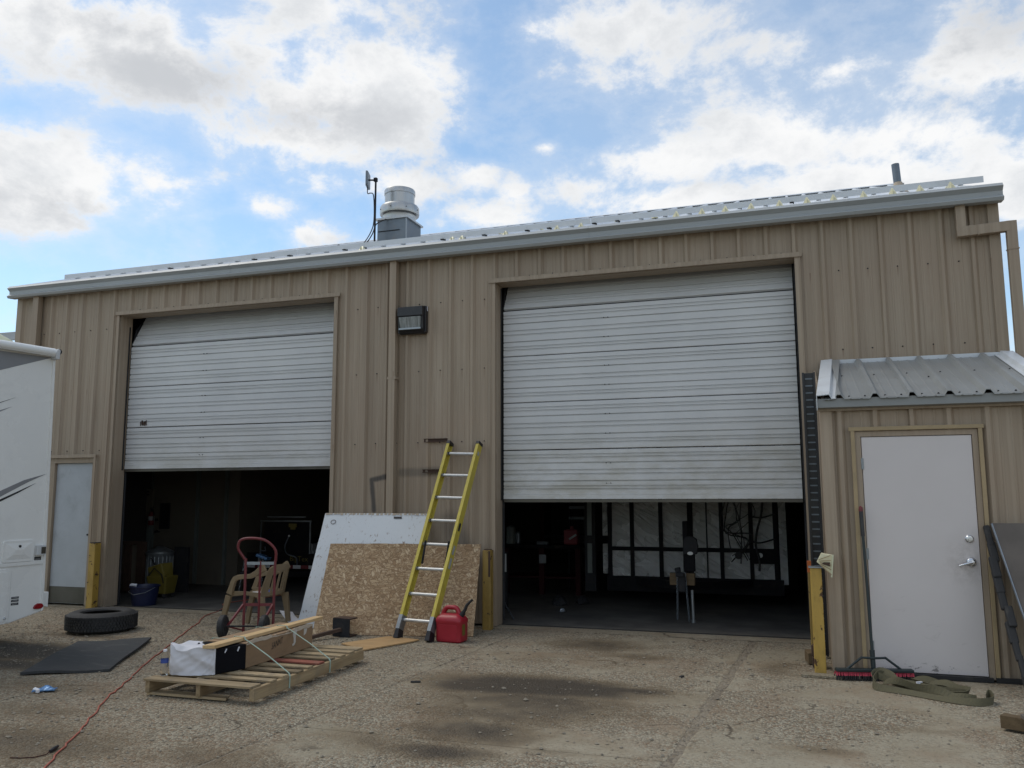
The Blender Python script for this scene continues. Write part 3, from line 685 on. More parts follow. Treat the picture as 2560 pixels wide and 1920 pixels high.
# roof
ZR = lambda y: 4.862+SLOPE*(y+.10)
rf = MB(); rf.prism([(-.09, ZR(-.09)-.05),(RIDGE_Y, ZR(RIDGE_Y)-.05),(2*RIDGE_Y+.1, ZR(-.09)-.05),(2*RIDGE_Y+.1, ZR(-.09)-.10),(RIDGE_Y, ZR(RIDGE_Y)-.10),(-.09, ZR(-.09)-.10)], lambda y, z: (X0+.02, y, z), lambda y, z: (X1-.02, y, z))
roof = rf.build('roof', M['interior'], B)
def roof_sheet(x0, x1):
    pr = rib_profile(x0, x1, 0.0, .036, 1); rows = []
    for y in (-.10, 1.5, 3.5, 5.2, RIDGE_Y): rows.append([(a, y, ZR(y)+.001+q) for a, q in pr])
    mb = MB(); mb.sheet(rows, (0,0,-.006)); mb.build('roof_sheet', M['roof'], roof)
    rows = [[(a, 2*RIDGE_Y-y, ZR(y)+.001+q) for a, q in pr] for y in (-.10, RIDGE_Y)]
    mb = MB(); mb.sheet(rows, (0,0,-.006)); mb.build('roof_sheet', M['roof'], roof)
e = [X0-.01]+[k*3*FT for k in range(-8, 7)]+[X1+.01]
for a, c in zip(e[:-1], e[1:]): roof_sheet(a, c)
rc = MB(); rc.prism([(-.25, ZR(RIDGE_Y-.25)+.040),(0, ZR(RIDGE_Y)+.05),(.25, ZR(RIDGE_Y-.25)+.040)], lambda y, z: (X0-.02, RIDGE_Y+y, z), lambda y, z: (X1+.02, RIDGE_Y+y, z)); rc.build('ridge_cap', M['roof'], roof)
# snow rail on brackets, and the yellowed clear wedge guards below and above it
for a, c in ((-7.55, -3.2), (-3.19, 1.2), (1.21, 5.76)):
    r_ = MB(); r_.bar((a,.42,ZR(.42)+.084), (c,.42,ZR(.42)+.084), .006, .074); r_.bar((a,.440,ZR(.42)+.062), (c,.440,ZR(.42)+.062), .034, .006); r_.build('snow_rail', M['white_trim'], roof)
random.seed(5)
for k in range(-24, 19):
    x = k*FT+.03
    b_ = MB(); b_.bar((x+.02,.44,ZR(.44)+.03), (x+.02,.44,ZR(.44)+.070), .022, .03, (0,1,0)); b_.bar((x-.02,.40,ZR(.40)+.045), (x+.03,.40,ZR(.40)+.045), .04, .010); b_.build('rail_bracket', M['dark'] if rnd(0,1) < .25 else M['white_trim'], roof)
def guard_(x, y, s=.84):
    z = ZR(y)+.006; g_ = MB()
    g_.hexa([(x-.055*s,y-.045,z),(x+.055*s,y-.045,z),(x+.055*s,y+.06,z+.02),(x-.055*s,y+.06,z+.02),(x-.006,y+.02,z+.118*s),(x+.006,y+.02,z+.118*s),(x+.006,y+.032,z+.118*s),(x-.006,y+.032,z+.118*s)])
    g_.span((x-.003, y-.05, z), (x+.003, y+.02, z+.075*s)); return g_.build('snow_guard', M['snow'], roof)
for x in (5.40,5.09,4.78,4.47,4.16,3.86,3.55,3.24,2.94,2.63,2.32,1.12,.82,.08,-.54,-.68,-2.02): guard_(x+rnd(-.02,.02), .22+rnd(-.01,.02), .84 if x > 2 else .66)
for x in (5.52, .35, 1.45, 1.95, -.25, -.95, -1.35, -3.4): guard_(x, 1.02, .8)

# downspouts
def downspout(path, w_=.100, d_=.075, name='downspout'):
    for a, c in zip(path[:-1], path[1:]):
        m_ = MB(); va, vc = Vector(a), Vector(c); dd = (vc-va).normalized()
        m_.bar(va, vc, w_, d_, (0,-1,0) if abs(dd.y) < .9 else (0,0,1)); m_.build(name, M['tan_trim'], B, bevel=.004)
downspout([(-7.51,-.085,4.70),(-7.51,-.085,.02)], .110, .09)
downspout([(-1.362,-.085,4.70),(-1.362,-.085,.05)], .096, .09)
downspout([(5.400,-.085,4.70),(5.400,-.085,4.395)], .095)
d_ = MB(); d_.bar((5.352,-.0855,4.392), (5.860,-.0855,4.412), .078, .108, (0,0,1)); d_.build('downspout_elbow', M['tan_trim'], B, bevel=.004)
for xx in (5.48, 5.555):
    d_ = MB(); d_.bar((xx-.006,-.0855,4.397), (xx+.006,-.0855,4.398), .084, .114, (0,0,1)); d_.build('downspout_band', M['tan_trim'], B)
downspout([(5.875,-.085,4.467),(5.875,-.085,.05)], .100)
d_ = MB(); d_.span((5.820,-.128,4.155), (5.930,-.042,4.167)); d_.build('downspout_band', M['tan_trim'], B)
for z in (1.2, 3.1):
    d_ = MB(); d_.span((-1.425,-.132,z), (-1.30,-.036,z+.03)); d_.build('downspout_band', M['tan_trim'], B)

# sheet screws on the wall, in rows
scr = MB()
def screws(z, x0, x1):
    k = math.ceil(x0/FT)
    while k*FT < x1:
        x = k*FT+.19
        if x0 < x < x1: scr.cyl((x,.001,z+rnd(-.004,.004)),(x,-.010,z), .0085, .006, n=6)
        k += 1
for z, spans in ((4.10,((X0+.1,L0-.1),(L1+.1,RR0-.1),(RR1+.1,X1-.1))),(2.27,((X0+.1,L0-.1),(L1+.1,RR0-.1),(RR1+.1,X1-.1))),(3.2,((L1+.1,RR0-.1),(RR1+.1,X1-.1))),(4.36,((L0,L1),(RR0,RR1))),(.25,((L1+.1,RR0-.1),(RR1+.1,X1-.1)))):
    for a, c in spans: screws(z, a, c)
scr.build('wall_screws', M['dark'], B, kind='stuff')

# left walk door, set in its frame
wd = MB(); wd.span((-7.035,.045,.03), (-6.325,.085,2.085)); wdo = wd.build('walk_door', M['grey_door'], B, label='pale grey steel walk door beside the white motorhome')
k_ = MB(); k_.span((-7.030,.038,.035), (-6.330,.0455,.27)); k_.build('kick_plate', M['kick'], wdo)
k_ = MB(); k_.cyl((-6.375,.03,1.03),(-6.375,.05,1.03), .013, n=10); k_.build('lock', M['dark'], wdo)
for a, c in (((-7.125,.0,.02),(-7.04,.10,2.089)), ((-6.322,.0,.02),(-6.262,.10,2.089)), ((-7.125,.0,2.09),(-6.262,.10,2.165))):
    f_ = MB(); f_.span(a, c); f_.build('door_frame', M['tan'], B)
t = MB(); t.span((-7.17,-.052,2.165), (-6.225,-.0365,2.215)); t.build('header_trim', M['tan_trim'], B)
t = MB(); t.span((-6.262,-.050,.02), (-6.225,-.0365,2.164)); t.build('jamb_trim', M['tan_trim'], B)

# two short dark channel brackets screwed to the wall by the ladder
for n_, (xx, z, ln, lb) in enumerate(((-.925,2.270,.325,'short dark steel bracket on the tan wall just above the ladder top'), (-.940,1.878,.305,'short dark steel bracket on the tan wall crossed by the ladder rail'))):
    b_ = MB(); b_.prism([(0,0),(0,.045),(-.022,.045),(-.022,.038),(-.006,.038),(-.006,.007),(-.022,.007),(-.022,0)], lambda y, q: (xx, y-.033, z+q), lambda y, q: (xx+ln, y-.033, z+q))
    tag(b_.build('wall_bracket', M['rust']), lb, 'bracket', 'steel brackets on the wall')

# ------------------------------------------------------------------ entry porch built against the right end
V0, V1, VY = 3.828, 5.765, -1.586
V = thing('entry_porch', (4.8, -.8, 0), 'small tan lean-to entry with ribbed metal roof and pinkish white door', 'porch')
sheets(V0+.05, 4.112, .02, 2.44, V, VY); sheets(4.112, 5.122, 2.165, 2.44, V, VY); sheets(5.122, V1-.05, .02, 2.44, V, VY)
for xc, sg in ((V0, 1), (V1, -1)):
    c = MB(); c.prism([(0,0),(.105,0),(.105,-.008),(.096,-.008),(.096,-.034),(-.006,-.034),(-.006,.10),(0,.10)], lambda a, b_: (xc+sg*a, VY+b_, .02), lambda a, b_: (xc+sg*a, VY+b_, 2.46)); c.build('corner_trim', M['tan_trim'], V)
    s_ = MB(); s_.prism([(VY+.01,.02),(-.04,.02),(-.04,2.97),(VY+.01,2.44)], lambda y, z: (xc+sg*.004, y, z), lambda y, z: (xc+sg*.02, y, z)); s_.build('side_wall', M['tan'], V)
vz = lambda y: 2.420+(3.000-2.420)/1.70*(y+1.72)
for a, c in ((3.86, 3*FT*5.0), (3*FT*5.0, 5.74)):
    pr = rib_profile(a, c, 0.0, .044, 1); rows = [[(x if x > 4.0 else x+.08*(y+1.735), y, vz(y)+.045+q) for x, q in pr] for y in (-1.735, -1.2, -.6, -.06)]
    m_ = MB(); m_.sheet(rows, (0,0,-.006)); m_.build('roof_sheet', M['vest_roof'], V)
for x, sg in ((3.80, 1), (5.80, -1)):
    P = [(0,.082),(.105,.090),(.125,.050),(.165,.052),(.165,.058),(.128,.058),(.108,.098),(-.006,.090),(-.006,-.05),(0,-.05)]
    sk = .12 if sg > 0 else 0.0
    m_ = MB(); m_.prism(P, lambda a, q: (x+sg*a, -1.745, vz(-1.745)+q), lambda a, q: (x+sk+sg*a, -.05, vz(-.05)+q)); m_.build('rake_trim', M['white_trim'], V)
m_ = MB(); m_.prism([(-1.700,2.470),(-1.712,2.470),(-1.712,2.388),(-1.640,2.380),(-1.640,2.386),(-1.700,2.392)], lambda y, z: (3.79, y, z), lambda y, z: (5.81, y, z)); m_.build('eave_fascia', M['vest_roof'], V)
m_ = MB(); m_.span((3.80,-1.640,2.36), (5.80,-1.62,2.45)); m_.build('soffit_strip', M['tan'], V)
m_ = MB(); m_.prism([(0,0),(-.012,0),(-.012,-.055),(-.060,-.078),(-.060,-.084),(0,-.066)], lambda y, z: (3.955, y-.034, 3.075+z), lambda y, z: (5.772, y-.034, 3.075+z)); m_.build('roof_flashing', M['white_trim'], V)
m_ = MB(); m_.span((3.955,-.060,2.99), (5.75,-.036,3.03)); m_.build('closure_strip', M['black'], V)
scr = MB()
for k in range(13, 19):
    for dx in (.10, .235):
        for y in (-1.66, -.75) if dx < .2 else (-1.66,):
            x = k*FT+dx+.02
            if x < 5.70: scr.cyl((x,y,vz(y)+.045),(x,y,vz(y)+.056), .010, .006, n=6)
for x, y in ((4.86,-.95),(4.90,-1.12)): scr.cyl((x,y,vz(y)+.045),(x,y,vz(y)+.056), .010, .006, n=6)
scr.build('roof_screws', M['dark'], V, kind='stuff')
scr = MB()
for x, z in ((3.955,1.02),(4.03,1.02),(3.965,.60),(3.96,1.72),(3.84,2.41),(4.83,2.425)): scr.cyl((x,VY-.004,z),(x,VY-.042 if z > 2.3 else VY-.012,z), .011, .008, n=8)
scr.build('wall_screws', M['tan_trim'], V, kind='stuff')
for a, c in (((4.112,VY-.030,.02),(4.162,VY+.08,2.1175)), ((5.076,VY-.030,.02),(5.122,VY+.08,2.1175)), ((4.112,VY-.030,2.118),(5.122,VY+.08,2.164))):
    f_ = MB(); f_.span(a, c); f_.build('door_frame', M['tan'], V)
for a, c in (((4.078,VY-.052,.02),(4.112,VY-.034,2.17)), ((5.124,VY-.052,.02),(5.158,VY-.034,2.17)), ((4.06,VY-.054,2.170),(5.172,VY-.034,2.206))):
    f_ = MB(); f_.span(a, c); f_.build('door_trim', M['ochre_trim'], V, bevel=.003)
dm = principled('porch_door_paint'); mm, h, b = dm; p = wpos(h); x_, y_, z_ = h.sep(p)
c = h.mix(h.noise(p, 2.2, 5), (.60,.555,.54,1), (.66,.615,.60,1))
low = h.m('MULTIPLY', h.ramp(z_, .17, .06), h.ramp(h.noise(h.mapping(p, scale=(14,1,30)), 1.0, 6, .75), .58, .64))
c = h.mix(h.m('MULTIPLY', low, .9), c, (.06,.05,.045,1))
scu = h.m('MULTIPLY', h.ramp(z_, 1.0, .2), h.ramp(h.noise(h.mapping(p, scale=(3,1,5)), 2.0, 7, .7, .6), .60, .74)); c = h.mix(h.m('MULTIPLY', scu, .35), c, (.28,.255,.245,1))
hx_ = h.m('DIVIDE', h.m('SUBTRACT', x_, 4.96), .13); hz_ = h.m('DIVIDE', h.m('SUBTRACT', z_, .99), .17)
hand = h.m('MULTIPLY', h.m('EXPONENT', h.m('MULTIPLY', h.m('ADD', h.m('MULTIPLY', hx_, hx_), h.m('MULTIPLY', hz_, hz_)), -1.0)), h.ramp(h.noise(p, 14, 5, .7), .35, .65))
c = h.mix(h.m('MULTIPLY', hand, .45), c, (.27,.235,.21,1))
scr_ = h.m('MULTIPLY', h.ramp(h.noise(h.mapping(h.mapping(p, rot=(0,R(28),0)), scale=(5,1,90)), 1.0, 3, .6), .70, .76), h.ramp(h.noise(p, 1.8, 3), .48, .60)); c = h.mix(h.m('MULTIPLY', scr_, .5), c, (.22,.20,.185,1))
h.put(b.inputs['Base Color'], c); b.inputs['Roughness'].default_value = .48; bump(h, b, h.noise(p, 2.4, 3), .14, .03)
d_ = MB(); d_.span((4.167,VY-.022,.045), (5.072,VY+.022,2.113)); door = d_.build('entry_door', mm, V, bevel=.003)
for z in (1.06, 1.87, .25):
    q = MB(); q.cyl((4.163,VY-.030,z-.05),(4.163,VY-.030,z+.05), .008, n=8); q.span((4.166,VY-.0265,z-.05),(4.178,VY-.0225,z+.05)); q.build('hinge', M['galv'], door)
q = MB(); q.lathe([(.034,0),(.034,.010),(.026,.018),(.014,.019),(.013,.026),(.003,.026)], (4.998,VY-.022,1.204), 20, Matrix.Rotation(R(90),3,'X')); q.build('deadbolt', M['chrome'], door, smooth=True)
q = MB(); q.lathe([(.042,0),(.042,.008),(.033,.020),(.020,.024),(.019,.050),(.004,.052)], (5.000,VY-.022,1.004), 22, Matrix.Rotation(R(90),3,'X'))
q.tube([(4.998,VY-.068,1.004),(4.97,VY-.074,.998),(4.93,VY-.074,.985),(4.895,VY-.066,.972)], [.013,.012,.010,.009], 10); q.build('lever_handle', M['chrome'], door, smooth=True)
t = MB(); t.span((4.14,VY-.07,.004), (5.10,VY+.02,.040)); t.build('threshold', M['black'], V)
m_ = MB(); m_.span((5.122,VY-.06,.004),(5.72,VY-.0365,.045)); m_.build('base_strip', M['black'], V)

# ------------------------------------------------------------------ motorhome at the left edge, its side towards us
P0 = Vector((-4.353,-2.640,0)); DV = Vector((.13,.99,0)).normalized(); NV = Vector((DV.y,-DV.x,0))
def rv(u, z, o=0.0): return P0 - DV*u + NV*o + Vector((0,0,z))
RV = thing('motorhome', P0-DV*2.5, 'white motorhome with grey and black swoosh graphics parked at the left', 'motorhome')
def plate(pts, o0, o1, name, m, parent, **kw):
    mb = MB(); mb.prism(pts, lambda u, z: rv(u, z, o0), lambda u, z: rv(u, z, o1)); return mb.build(name, m, parent, **kw)
body = plate([(-.065,.345),(.30,.262),(5.6,.262),(5.6,3.10),(5.5,3.19),(.05,3.19),(-.015,3.15)], -2.38, 0, 'body', M['rv'], RV, bevel=.012)
plate([(-.07,.36),(-.045,.35),(.015,3.15),(-.012,3.155)], -.006, .016, 'corner_moulding', M['rv'], RV)
plate([(-.055,.860),(5.58,.825),(5.58,.868),(-.055,.897)], -.004, .012, 'belt_moulding', M['rv'], RV)
plate([(.02,3.155),(5.55,3.05),(5.55,2.10),(3.4,2.10),(.64,2.925),(.606,2.935)], -.002, .0022, 'grey_graphic', M['rv_grey'], RV)
plate([(.412,2.661),(1.9,2.05),(1.9,1.96),(.58,2.585)], -.002, .003, 'black_graphic', M['rv_black'], RV)
plate([(.443,2.559),(2.1,1.90),(2.1,1.70),(.573,2.492)], -.002, .0026, 'grey_graphic', M['rv_grey'], RV)
plate([(-.007,1.846),(.25,1.772),(.505,1.655),(2.4,.98),(2.4,.89),(.503,1.592),(.2,1.752)], -.002, .003, 'black_graphic', M['rv_grey'], RV)
plate([(.109,1.742),(.50,1.566),(2.4,.90),(2.4,.885),(.49,1.546),(.3,1.637)], -.002, .0034, 'black_graphic', M['rv_black'], RV)
def rrect(u0, u1, z0, z1, r, n=4):
    P = []
    for cu, cz, a0 in ((u1-r,z1-r,0),(u0+r,z1-r,90),(u0+r,z0+r,180),(u1-r,z0+r,270)):
        P += [(cu+r*math.cos(R(a0+90*i/n)), cz+r*math.sin(R(a0+90*i/n))) for i in range(n+1)]
    return P
fh = plate(rrect(.085,.435,.897,1.128,.03), -.004, .014, 'fuel_hatch', M['rv'], RV, bevel=.004)
mb = MB(); mb.hexa([rv(.11,.925,.014),rv(.41,.925,.014),rv(.41,1.10,.014),rv(.11,1.10,.014),rv(.19,.975,.024),rv(.33,.975,.024),rv(.30,1.03,.028),rv(.22,1.03,.028)]); mb.build('hatch_relief', M['rv'], fh)
mb = MB(); mb.cyl(rv(.255,1.065,.016), rv(.255,1.065,.030), .014, n=10); mb.build('hatch_lock', M['dark'], fh)
ob = plate([(-.035,.955),(.068,.955),(.068,1.063),(-.035,1.063)], -.002, .045, 'outlet_box', M['white_plastic'], RV, bevel=.006)
plate([(-.030,.972),(.022,.972),(.022,1.045),(-.030,1.045)], .044, .049, 'outlet_cover', M['kick'], ob)
for n_, (u0, u1, z0, z1) in enumerate(((-.012,.066,.902,.940),(.213,.296,.512,.534),(.213,.296,.480,.503),(.213,.296,.446,.470))):
    lb = plate([(u0,z0),(u1,z0),(u1,z1),(u0,z1)], -.001, .002, 'sticker', M['rv_black'], RV)
    plate([(u0+.012,z0+.009),(u1-.012,z0+.009),(u1-.012,z0+.015),(u0+.012,z0+.015)], .0015, .0026, 'sticker_line', M['grime_white'], lb)
cp = plate(rrect(.318,1.15,.262,.832,.05), -.004, .010, 'compartment_door', M['rv'], RV, bevel=.006)
plate(rrect(.345,1.12,.285,.805,.045), .009, .016, 'compartment_panel', M['rv'], cp, bevel=.004)
mb = MB(); mb.lathe([(.012,0),(.012,.012),(.004,.016)], rv(.372,.325,.016), 12, Matrix.Rotation(R(90),3,'Y')); mb.build('compartment_lock', M['chrome'], cp)
plate([(.047,.392),(.030,.420),(.0,.436),(-.055,.432),(-.073,.402),(-.055,.378),(.0,.374),(.035,.380)], -.002, .018, 'side_reflector', M['lens'], RV, bevel=.006)
mb = MB(); mb.hexa([rv(-.07,.40,-.02),rv(-.15,.375,-.02),rv(-.15,.375,-.25),rv(-.07,.40,-.25),rv(-.07,.545,-.02),rv(-.15,.545,-.02),rv(-.15,.545,-.25),rv(-.07,.545,-.25)]); mb.build('rear_bumper', M['rv'], RV, bevel=.008)
mb = MB(); mb.tube([rv(.035,3.205,.05), rv(4.8,3.205,.05)], .048, 14); aw = mb.build('awning_roll', M['rv'], RV, smooth=True)
plate([(.03,3.160),(4.8,3.160),(4.8,3.175),(.03,3.175)], .0, .075, 'awning_rail', M['rv'], aw)
plate([(-.005,3.13),(.035,3.13),(.045,3.20),(.02,3.25),(-.01,3.235)], .0, .10, 'awning_end_cap', M['white_plastic'], aw, bevel=.006)
mb = MB(); mb.lathe([(.001,-.035),(.02,-.03),(.034,-.012),(.036,.006),(.026,.028),(.001,.036)], rv(-.030,3.225,.035), 16); mb.build('awning_knob', M['black_gloss'], aw, smooth=True)
mb = MB(); rows = []
for i in range(9):
    t_ = i/8; r_ = []
    for j in range(9):
        s_ = j/8; r_.append(rv(.12+t_*1.5, 3.195+.33*math.sin(math.pi*t_)**.5*math.sin(math.pi*s_)**.45, -.20-.75*s_))
    rows.append(r_)
mb.sheet(rows); mb.build('roof_air_conditioner', M['cream'], RV, smooth=True)
for u in (3.9,):
    for o_ in (-.16, -2.2):
        mb = MB(); mb.lathe([(.20,-.10),(.36,-.11),(.385,-.06),(.385,.06),(.36,.11),(.20,.10)], rv(u,.385,o_), 28, Matrix.Rotation(R(90),3,'Y')); w_ = mb.build('wheel', M['black'], RV, smooth=True)
        mb = MB(); mb.lathe([(.20,-.08),(.20,.06),(.08,.09),(.001,.09)], rv(u,.385,o_), 20, Matrix.Rotation(R(90),3,'Y')); mb.build('rim', M['galv'], w_)

# ------------------------------------------------------------------ things in the yard
# tyre lying flat
T = thing('tyre', (-4.39,-1.66,0), 'black tyre lying flat on the concrete by the motorhome', 'tyre')
tc_ = Vector((-4.39,-1.66,0)); Ro, Rb, H_ = .392, .225, .238
prof = [(Rb,.030),(Rb+.012,.010),(.30,.002),(Ro-.035,.018),(Ro-.008,.045),(Ro-.004,H_-.045),(Ro-.035,H_-.018),(.31,H_),(Rb+.015,H_-.012),(Rb,H_-.030),(Rb+.03,H_-.045),(Ro-.06,H_*.7),(Ro-.06,H_*.3),(Rb+.03,.045)]
mb = MB(); mb.lathe(prof, tc_, 56, None, True); mb.build('carcass', M['black'], T, smooth=True)
mb = MB()
for row in range(5):
    z0 = .040+row*.0335
    for k in range(64):
        a0 = 2*math.pi*(k+.35*(row % 2))/64; a1 = a0+2*math.pi/64*.70
        P = [(math.cos(a)*r_, math.sin(a)*r_, z) for z in (z0, z0+.025) for a, r_ in ((a0,Ro-.012),(a1,Ro-.012),(a1,Ro+.006),(a0,Ro+.006))]
        mb.hexa([Vector(p)+tc_ for p in P])
mb.build('tread', M['black'], T, kind='stuff')

# rubber mat
mb = MB(); cs = [(-3.10,-3.925),(-2.47,-3.545),(-3.275,-2.085),(-3.92,-2.47)]
n = 10; rows = []
for i in range(n+1):
    r_ = []
    for j in range(n+1):
        s_, t_ = i/n, j/n
        x = (cs[0][0]*(1-s_)+cs[1][0]*s_)*(1-t_)+(cs[3][0]*(1-s_)+cs[2][0]*s_)*t_
        y = (cs[0][1]*(1-s_)+cs[1][1]*s_)*(1-t_)+(cs[3][1]*(1-s_)+cs[2][1]*s_)*t_
        r_.append((x+.006*math.sin(9*t_+2*s_), y+.006*math.sin(7*s_), .030+.007*math.sin(6*s_+3*t_)+(.010*(s_*t_)**3)))
    rows.append(r_)
mb.sheet(rows, (0,0,-.022)); tag(mb.build('rubber_mat', M['mat_rubber']), 'thick black rubber mat lying on oily ground beside the motorhome', 'mat')

# crumpled blue snack bag
mb = MB(); rows = []
random.seed(3)
for i in range(9):
    r_ = []
    for j in range(7):
        s_, t_ = i/8-.5, j/6-.5
        z = .012+.030*math.exp(-6*(s_*s_+t_*t_))*(1+.5*math.sin(9*s_+5*t_))+rnd(0,.008)
        x, y = s_*.17, t_*.095; a = R(32)
        r_.append((-2.38+x*math.cos(a)-y*math.sin(a), -4.33+x*math.sin(a)+y*math.cos(a), z))
    rows.append(r_)
mb.sheet(rows, (0,0,-.008)); lit = mb.build('snack_bag', M['blue_bag']); tag(lit, 'crumpled blue and white snack bag on the ground', 'litter')
mb = MB(); mb.hexa([(-2.448,-4.385,.006),(-2.375,-4.405,.006),(-2.370,-4.388,.006),(-2.443,-4.365,.006),(-2.448,-4.385,.030),(-2.375,-4.405,.028),(-2.370,-4.388,.034),(-2.443,-4.365,.040)]); mb.build('white_back', M['paper'], lit)

# orange-red extension cord
CP = [(-.50,-6.25),(-.733,-5.84),(-.959,-5.489),(-1.181,-5.139),(-1.381,-4.835),(-1.716,-4.33),(-1.967,-3.887),(-2.295,-3.331),(-2.642,-2.721),(-2.926,-2.183),(-3.278,-1.573),(-3.595,-.934),(-3.965,-.312),(-4.091,.116),(-4.308,.58),(-4.531,.822),(-4.50,1.26),(-4.3,2.2)]
def smooth_path(P, k=4):
    out = []
    for i in range(len(P)-1):
        p0 = Vector(P[max(0,i-1)]); p1 = Vector(P[i]); p2 = Vector(P[i+1]); p3 = Vector(P[min(len(P)-1,i+2)])
        for j in range(k):
            t_ = j/k; out.append(.5*((2*p1)+(p2-p0)*t_+(2*p0-5*p1+4*p2-p3)*t_*t_+(3*p1-p0-3*p2+p3)*t_**3))
    out.append(Vector(P[-1])); return out
random.seed(9)
pth = [(p.x+random.gauss(0,.006), p.y+random.gauss(0,.006), .0065) for p in smooth_path([(a, c, 0) for a, c in CP], 6)]
mb = MB(); mb.tube(pth, .0062, 7); tag(mb.build('extension_cord', M['cord'], smooth=True), 'orange-red extension cord snaking from the foreground into the left bay', 'cord')

# dropped marker with a tail of red wire
K = thing('hand_tool', (-.97,-5.56,0), 'small dark handheld tool with thin red lead near the cord', 'tool')
mb = MB(); mb.tube([(-.948,-5.615,.012),(-.962,-5.575,.013),(-.985,-5.52,.012)], [.009,.012,.009], 10); mb.build('handle', M['black_gloss'], K, smooth=True)
mb = MB(); mb.tube([(-.948,-5.615,.010),(-.93,-5.66,.006),(-.955,-5.72,.005),(-1.02,-5.76,.005),(-1.09,-5.775,.005)], .003, 6); mb.build('lead', M['shelf_red'], K)
for n_, (x, y, a, lb) in enumerate(((.402,-3.10,20,'small black shard lying right of the pallet'), (2.55,-2.2,70,'tiny dark chip before the larger opening'))):
    mb = MB(); mb.box((x,y,.008),(.085-.03*n_,.024,.014), Matrix.Rotation(R(a),3,'Z')); tag(mb.build('shard', M['black'], bevel=.003), lb, 'debris')

# ---- pallet
PL = thing('pallet', (-.96,-3.33,0), 'long weathered wooden pallet with one red board, bundle strapped on it', 'pallet')
random.seed(4)
ang = R(0)
YS = [-4.150,-3.945,-3.760,-3.575,-3.390,-3.200,-3.015,-2.840,-2.665,-2.500]
for i, y in enumerate(YS):
    wd_ = .135 if i in (0, 9) else rnd(.085,.105); ex = rnd(-.012,.012)
    mb = MB(); z = .122; P = []
    x0_, x1_ = -1.480+ex, -.455+ex+rnd(-.012,.01); dy = rnd(-.008,.008)
    mb.hexa([(x0_,y-wd_/2,z),(x1_,y-wd_/2+dy,z+rnd(0,.002)),(x1_,y+wd_/2+dy,z),(x0_,y+wd_/2,z),(x0_,y-wd_/2,z+.017),(x1_,y-wd_/2+dy,z+.017),(x1_,y+wd_/2+dy,z+.017),(x0_,y+wd_/2,z+.017)])
    mb.build('deck_board', M['pallet_red'] if i == 5 else M['pallet'], PL, bevel=.002, label='red stained deck board' if i == 5 else None)
for x in (-1.455, -.965, -.470):
    mb = MB(); mb.span((x-.020,-4.205,.030), (x+.020,-2.445,.1215)); mb.build('stringer', M['pallet_y'], PL, bevel=.002)
for i, y in enumerate((-4.13,-3.33,-2.52)):
    mb = MB(); x1_ = -.72 if i == 0 else -.46
    mb.hexa([(-1.478,y-.055,.010),(x1_,y-.05,.010),(x1_-.04,y+.05,.010),(-1.478,y+.055,.010),(-1.478,y-.055,.0295),(x1_,y-.05,.0295),(x1_-.04,y+.05,.0295),(-1.478,y+.055,.0295)]); mb.build('bottom_board', M['pallet'], PL, bevel=.002)

# ---- long carton on the pallet
BX = thing('long_carton', (-1.16,-3.2,.14), 'long brown cardboard carton with torn white tape, black wrapped near its end', 'carton')
zb, zt_ = .1405, .352
def quadbox(pts, z0, z1, name, m, parent, **kw):
    mb = MB(); mb.prism(pts, lambda a, c: (a, c, z0), lambda a, c: (a, c, z1)); return mb.build(name, m, parent, **kw)
quadbox([(-1.335,-3.640),(-.930,-3.655),(-.950,-2.560),(-1.335,-2.545)], zb, zt_, 'carton_body', M['card'], BX, bevel=.006)
quadbox([(-1.340,-4.020),(-1.022,-3.955),(-.918,-3.657),(-1.340,-3.645)], zb, zt_-.004, 'black_wrap', M['wrap'], BX, bevel=.010)
for y0, y1, z0, z1 in ((-3.86,-3.845,.305,.335),(-3.745,-3.730,.300,.335)):
    mb = MB(); f = lambda y, z: (-1.000+(y+3.9)*.345, y, z)
    x0_ = -1.022+(y0+3.955)*.349; mb.bar((x0_+.004, y0, z0), (x0_+.010, y1, z1), .006, .010, (1,-.3,0)); mb.build('white_tag', M['paper'], BX)
# ripped upper flap edge
mb = MB(); rows = []; top = []; bot = []
for i in range(25):
    t_ = i/24; y = -3.64+t_*1.08; x = -.930-.020*t_
    top.append((x-.004, y, zt_+.010*math.sin(t_*9)+rnd(0,.012))); bot.append((x+.0035, y, zt_-.012-rnd(0,.012)))
mb.sheet([bot, top], (-.004,0,0)); mb.build('torn_flap', M['card_pale'], BX)
def on_side(u, z): return (-.9305-.0200*u/1.09+.0016, -3.652+u, z)
for pts in ([(.735,.205),(.765,.213),(.785,.235),(.785,.300),(.810,.345),(.745,.342),(.735,.312),(.748,.27),(.752,.232),(.728,.222)], [(.925,.272),(.965,.285),(.985,.33),(.93,.335)]):
    mb = MB(); mb.prism(pts, lambda a, c: on_side(a, c), lambda a, c: tuple(Vector(on_side(a, c))+Vector((.0025,0,0)))); mb.build('tape_strip', M['tape'], BX)
tm = text_mesh('SANNT', .088, lambda a, c: tuple(Vector(on_side(.385+a*.62+c*.12, .232+c*.95+a*.10))+Vector((.0012,0,0))))
tm.build('marker_writing', M['ink'], BX)
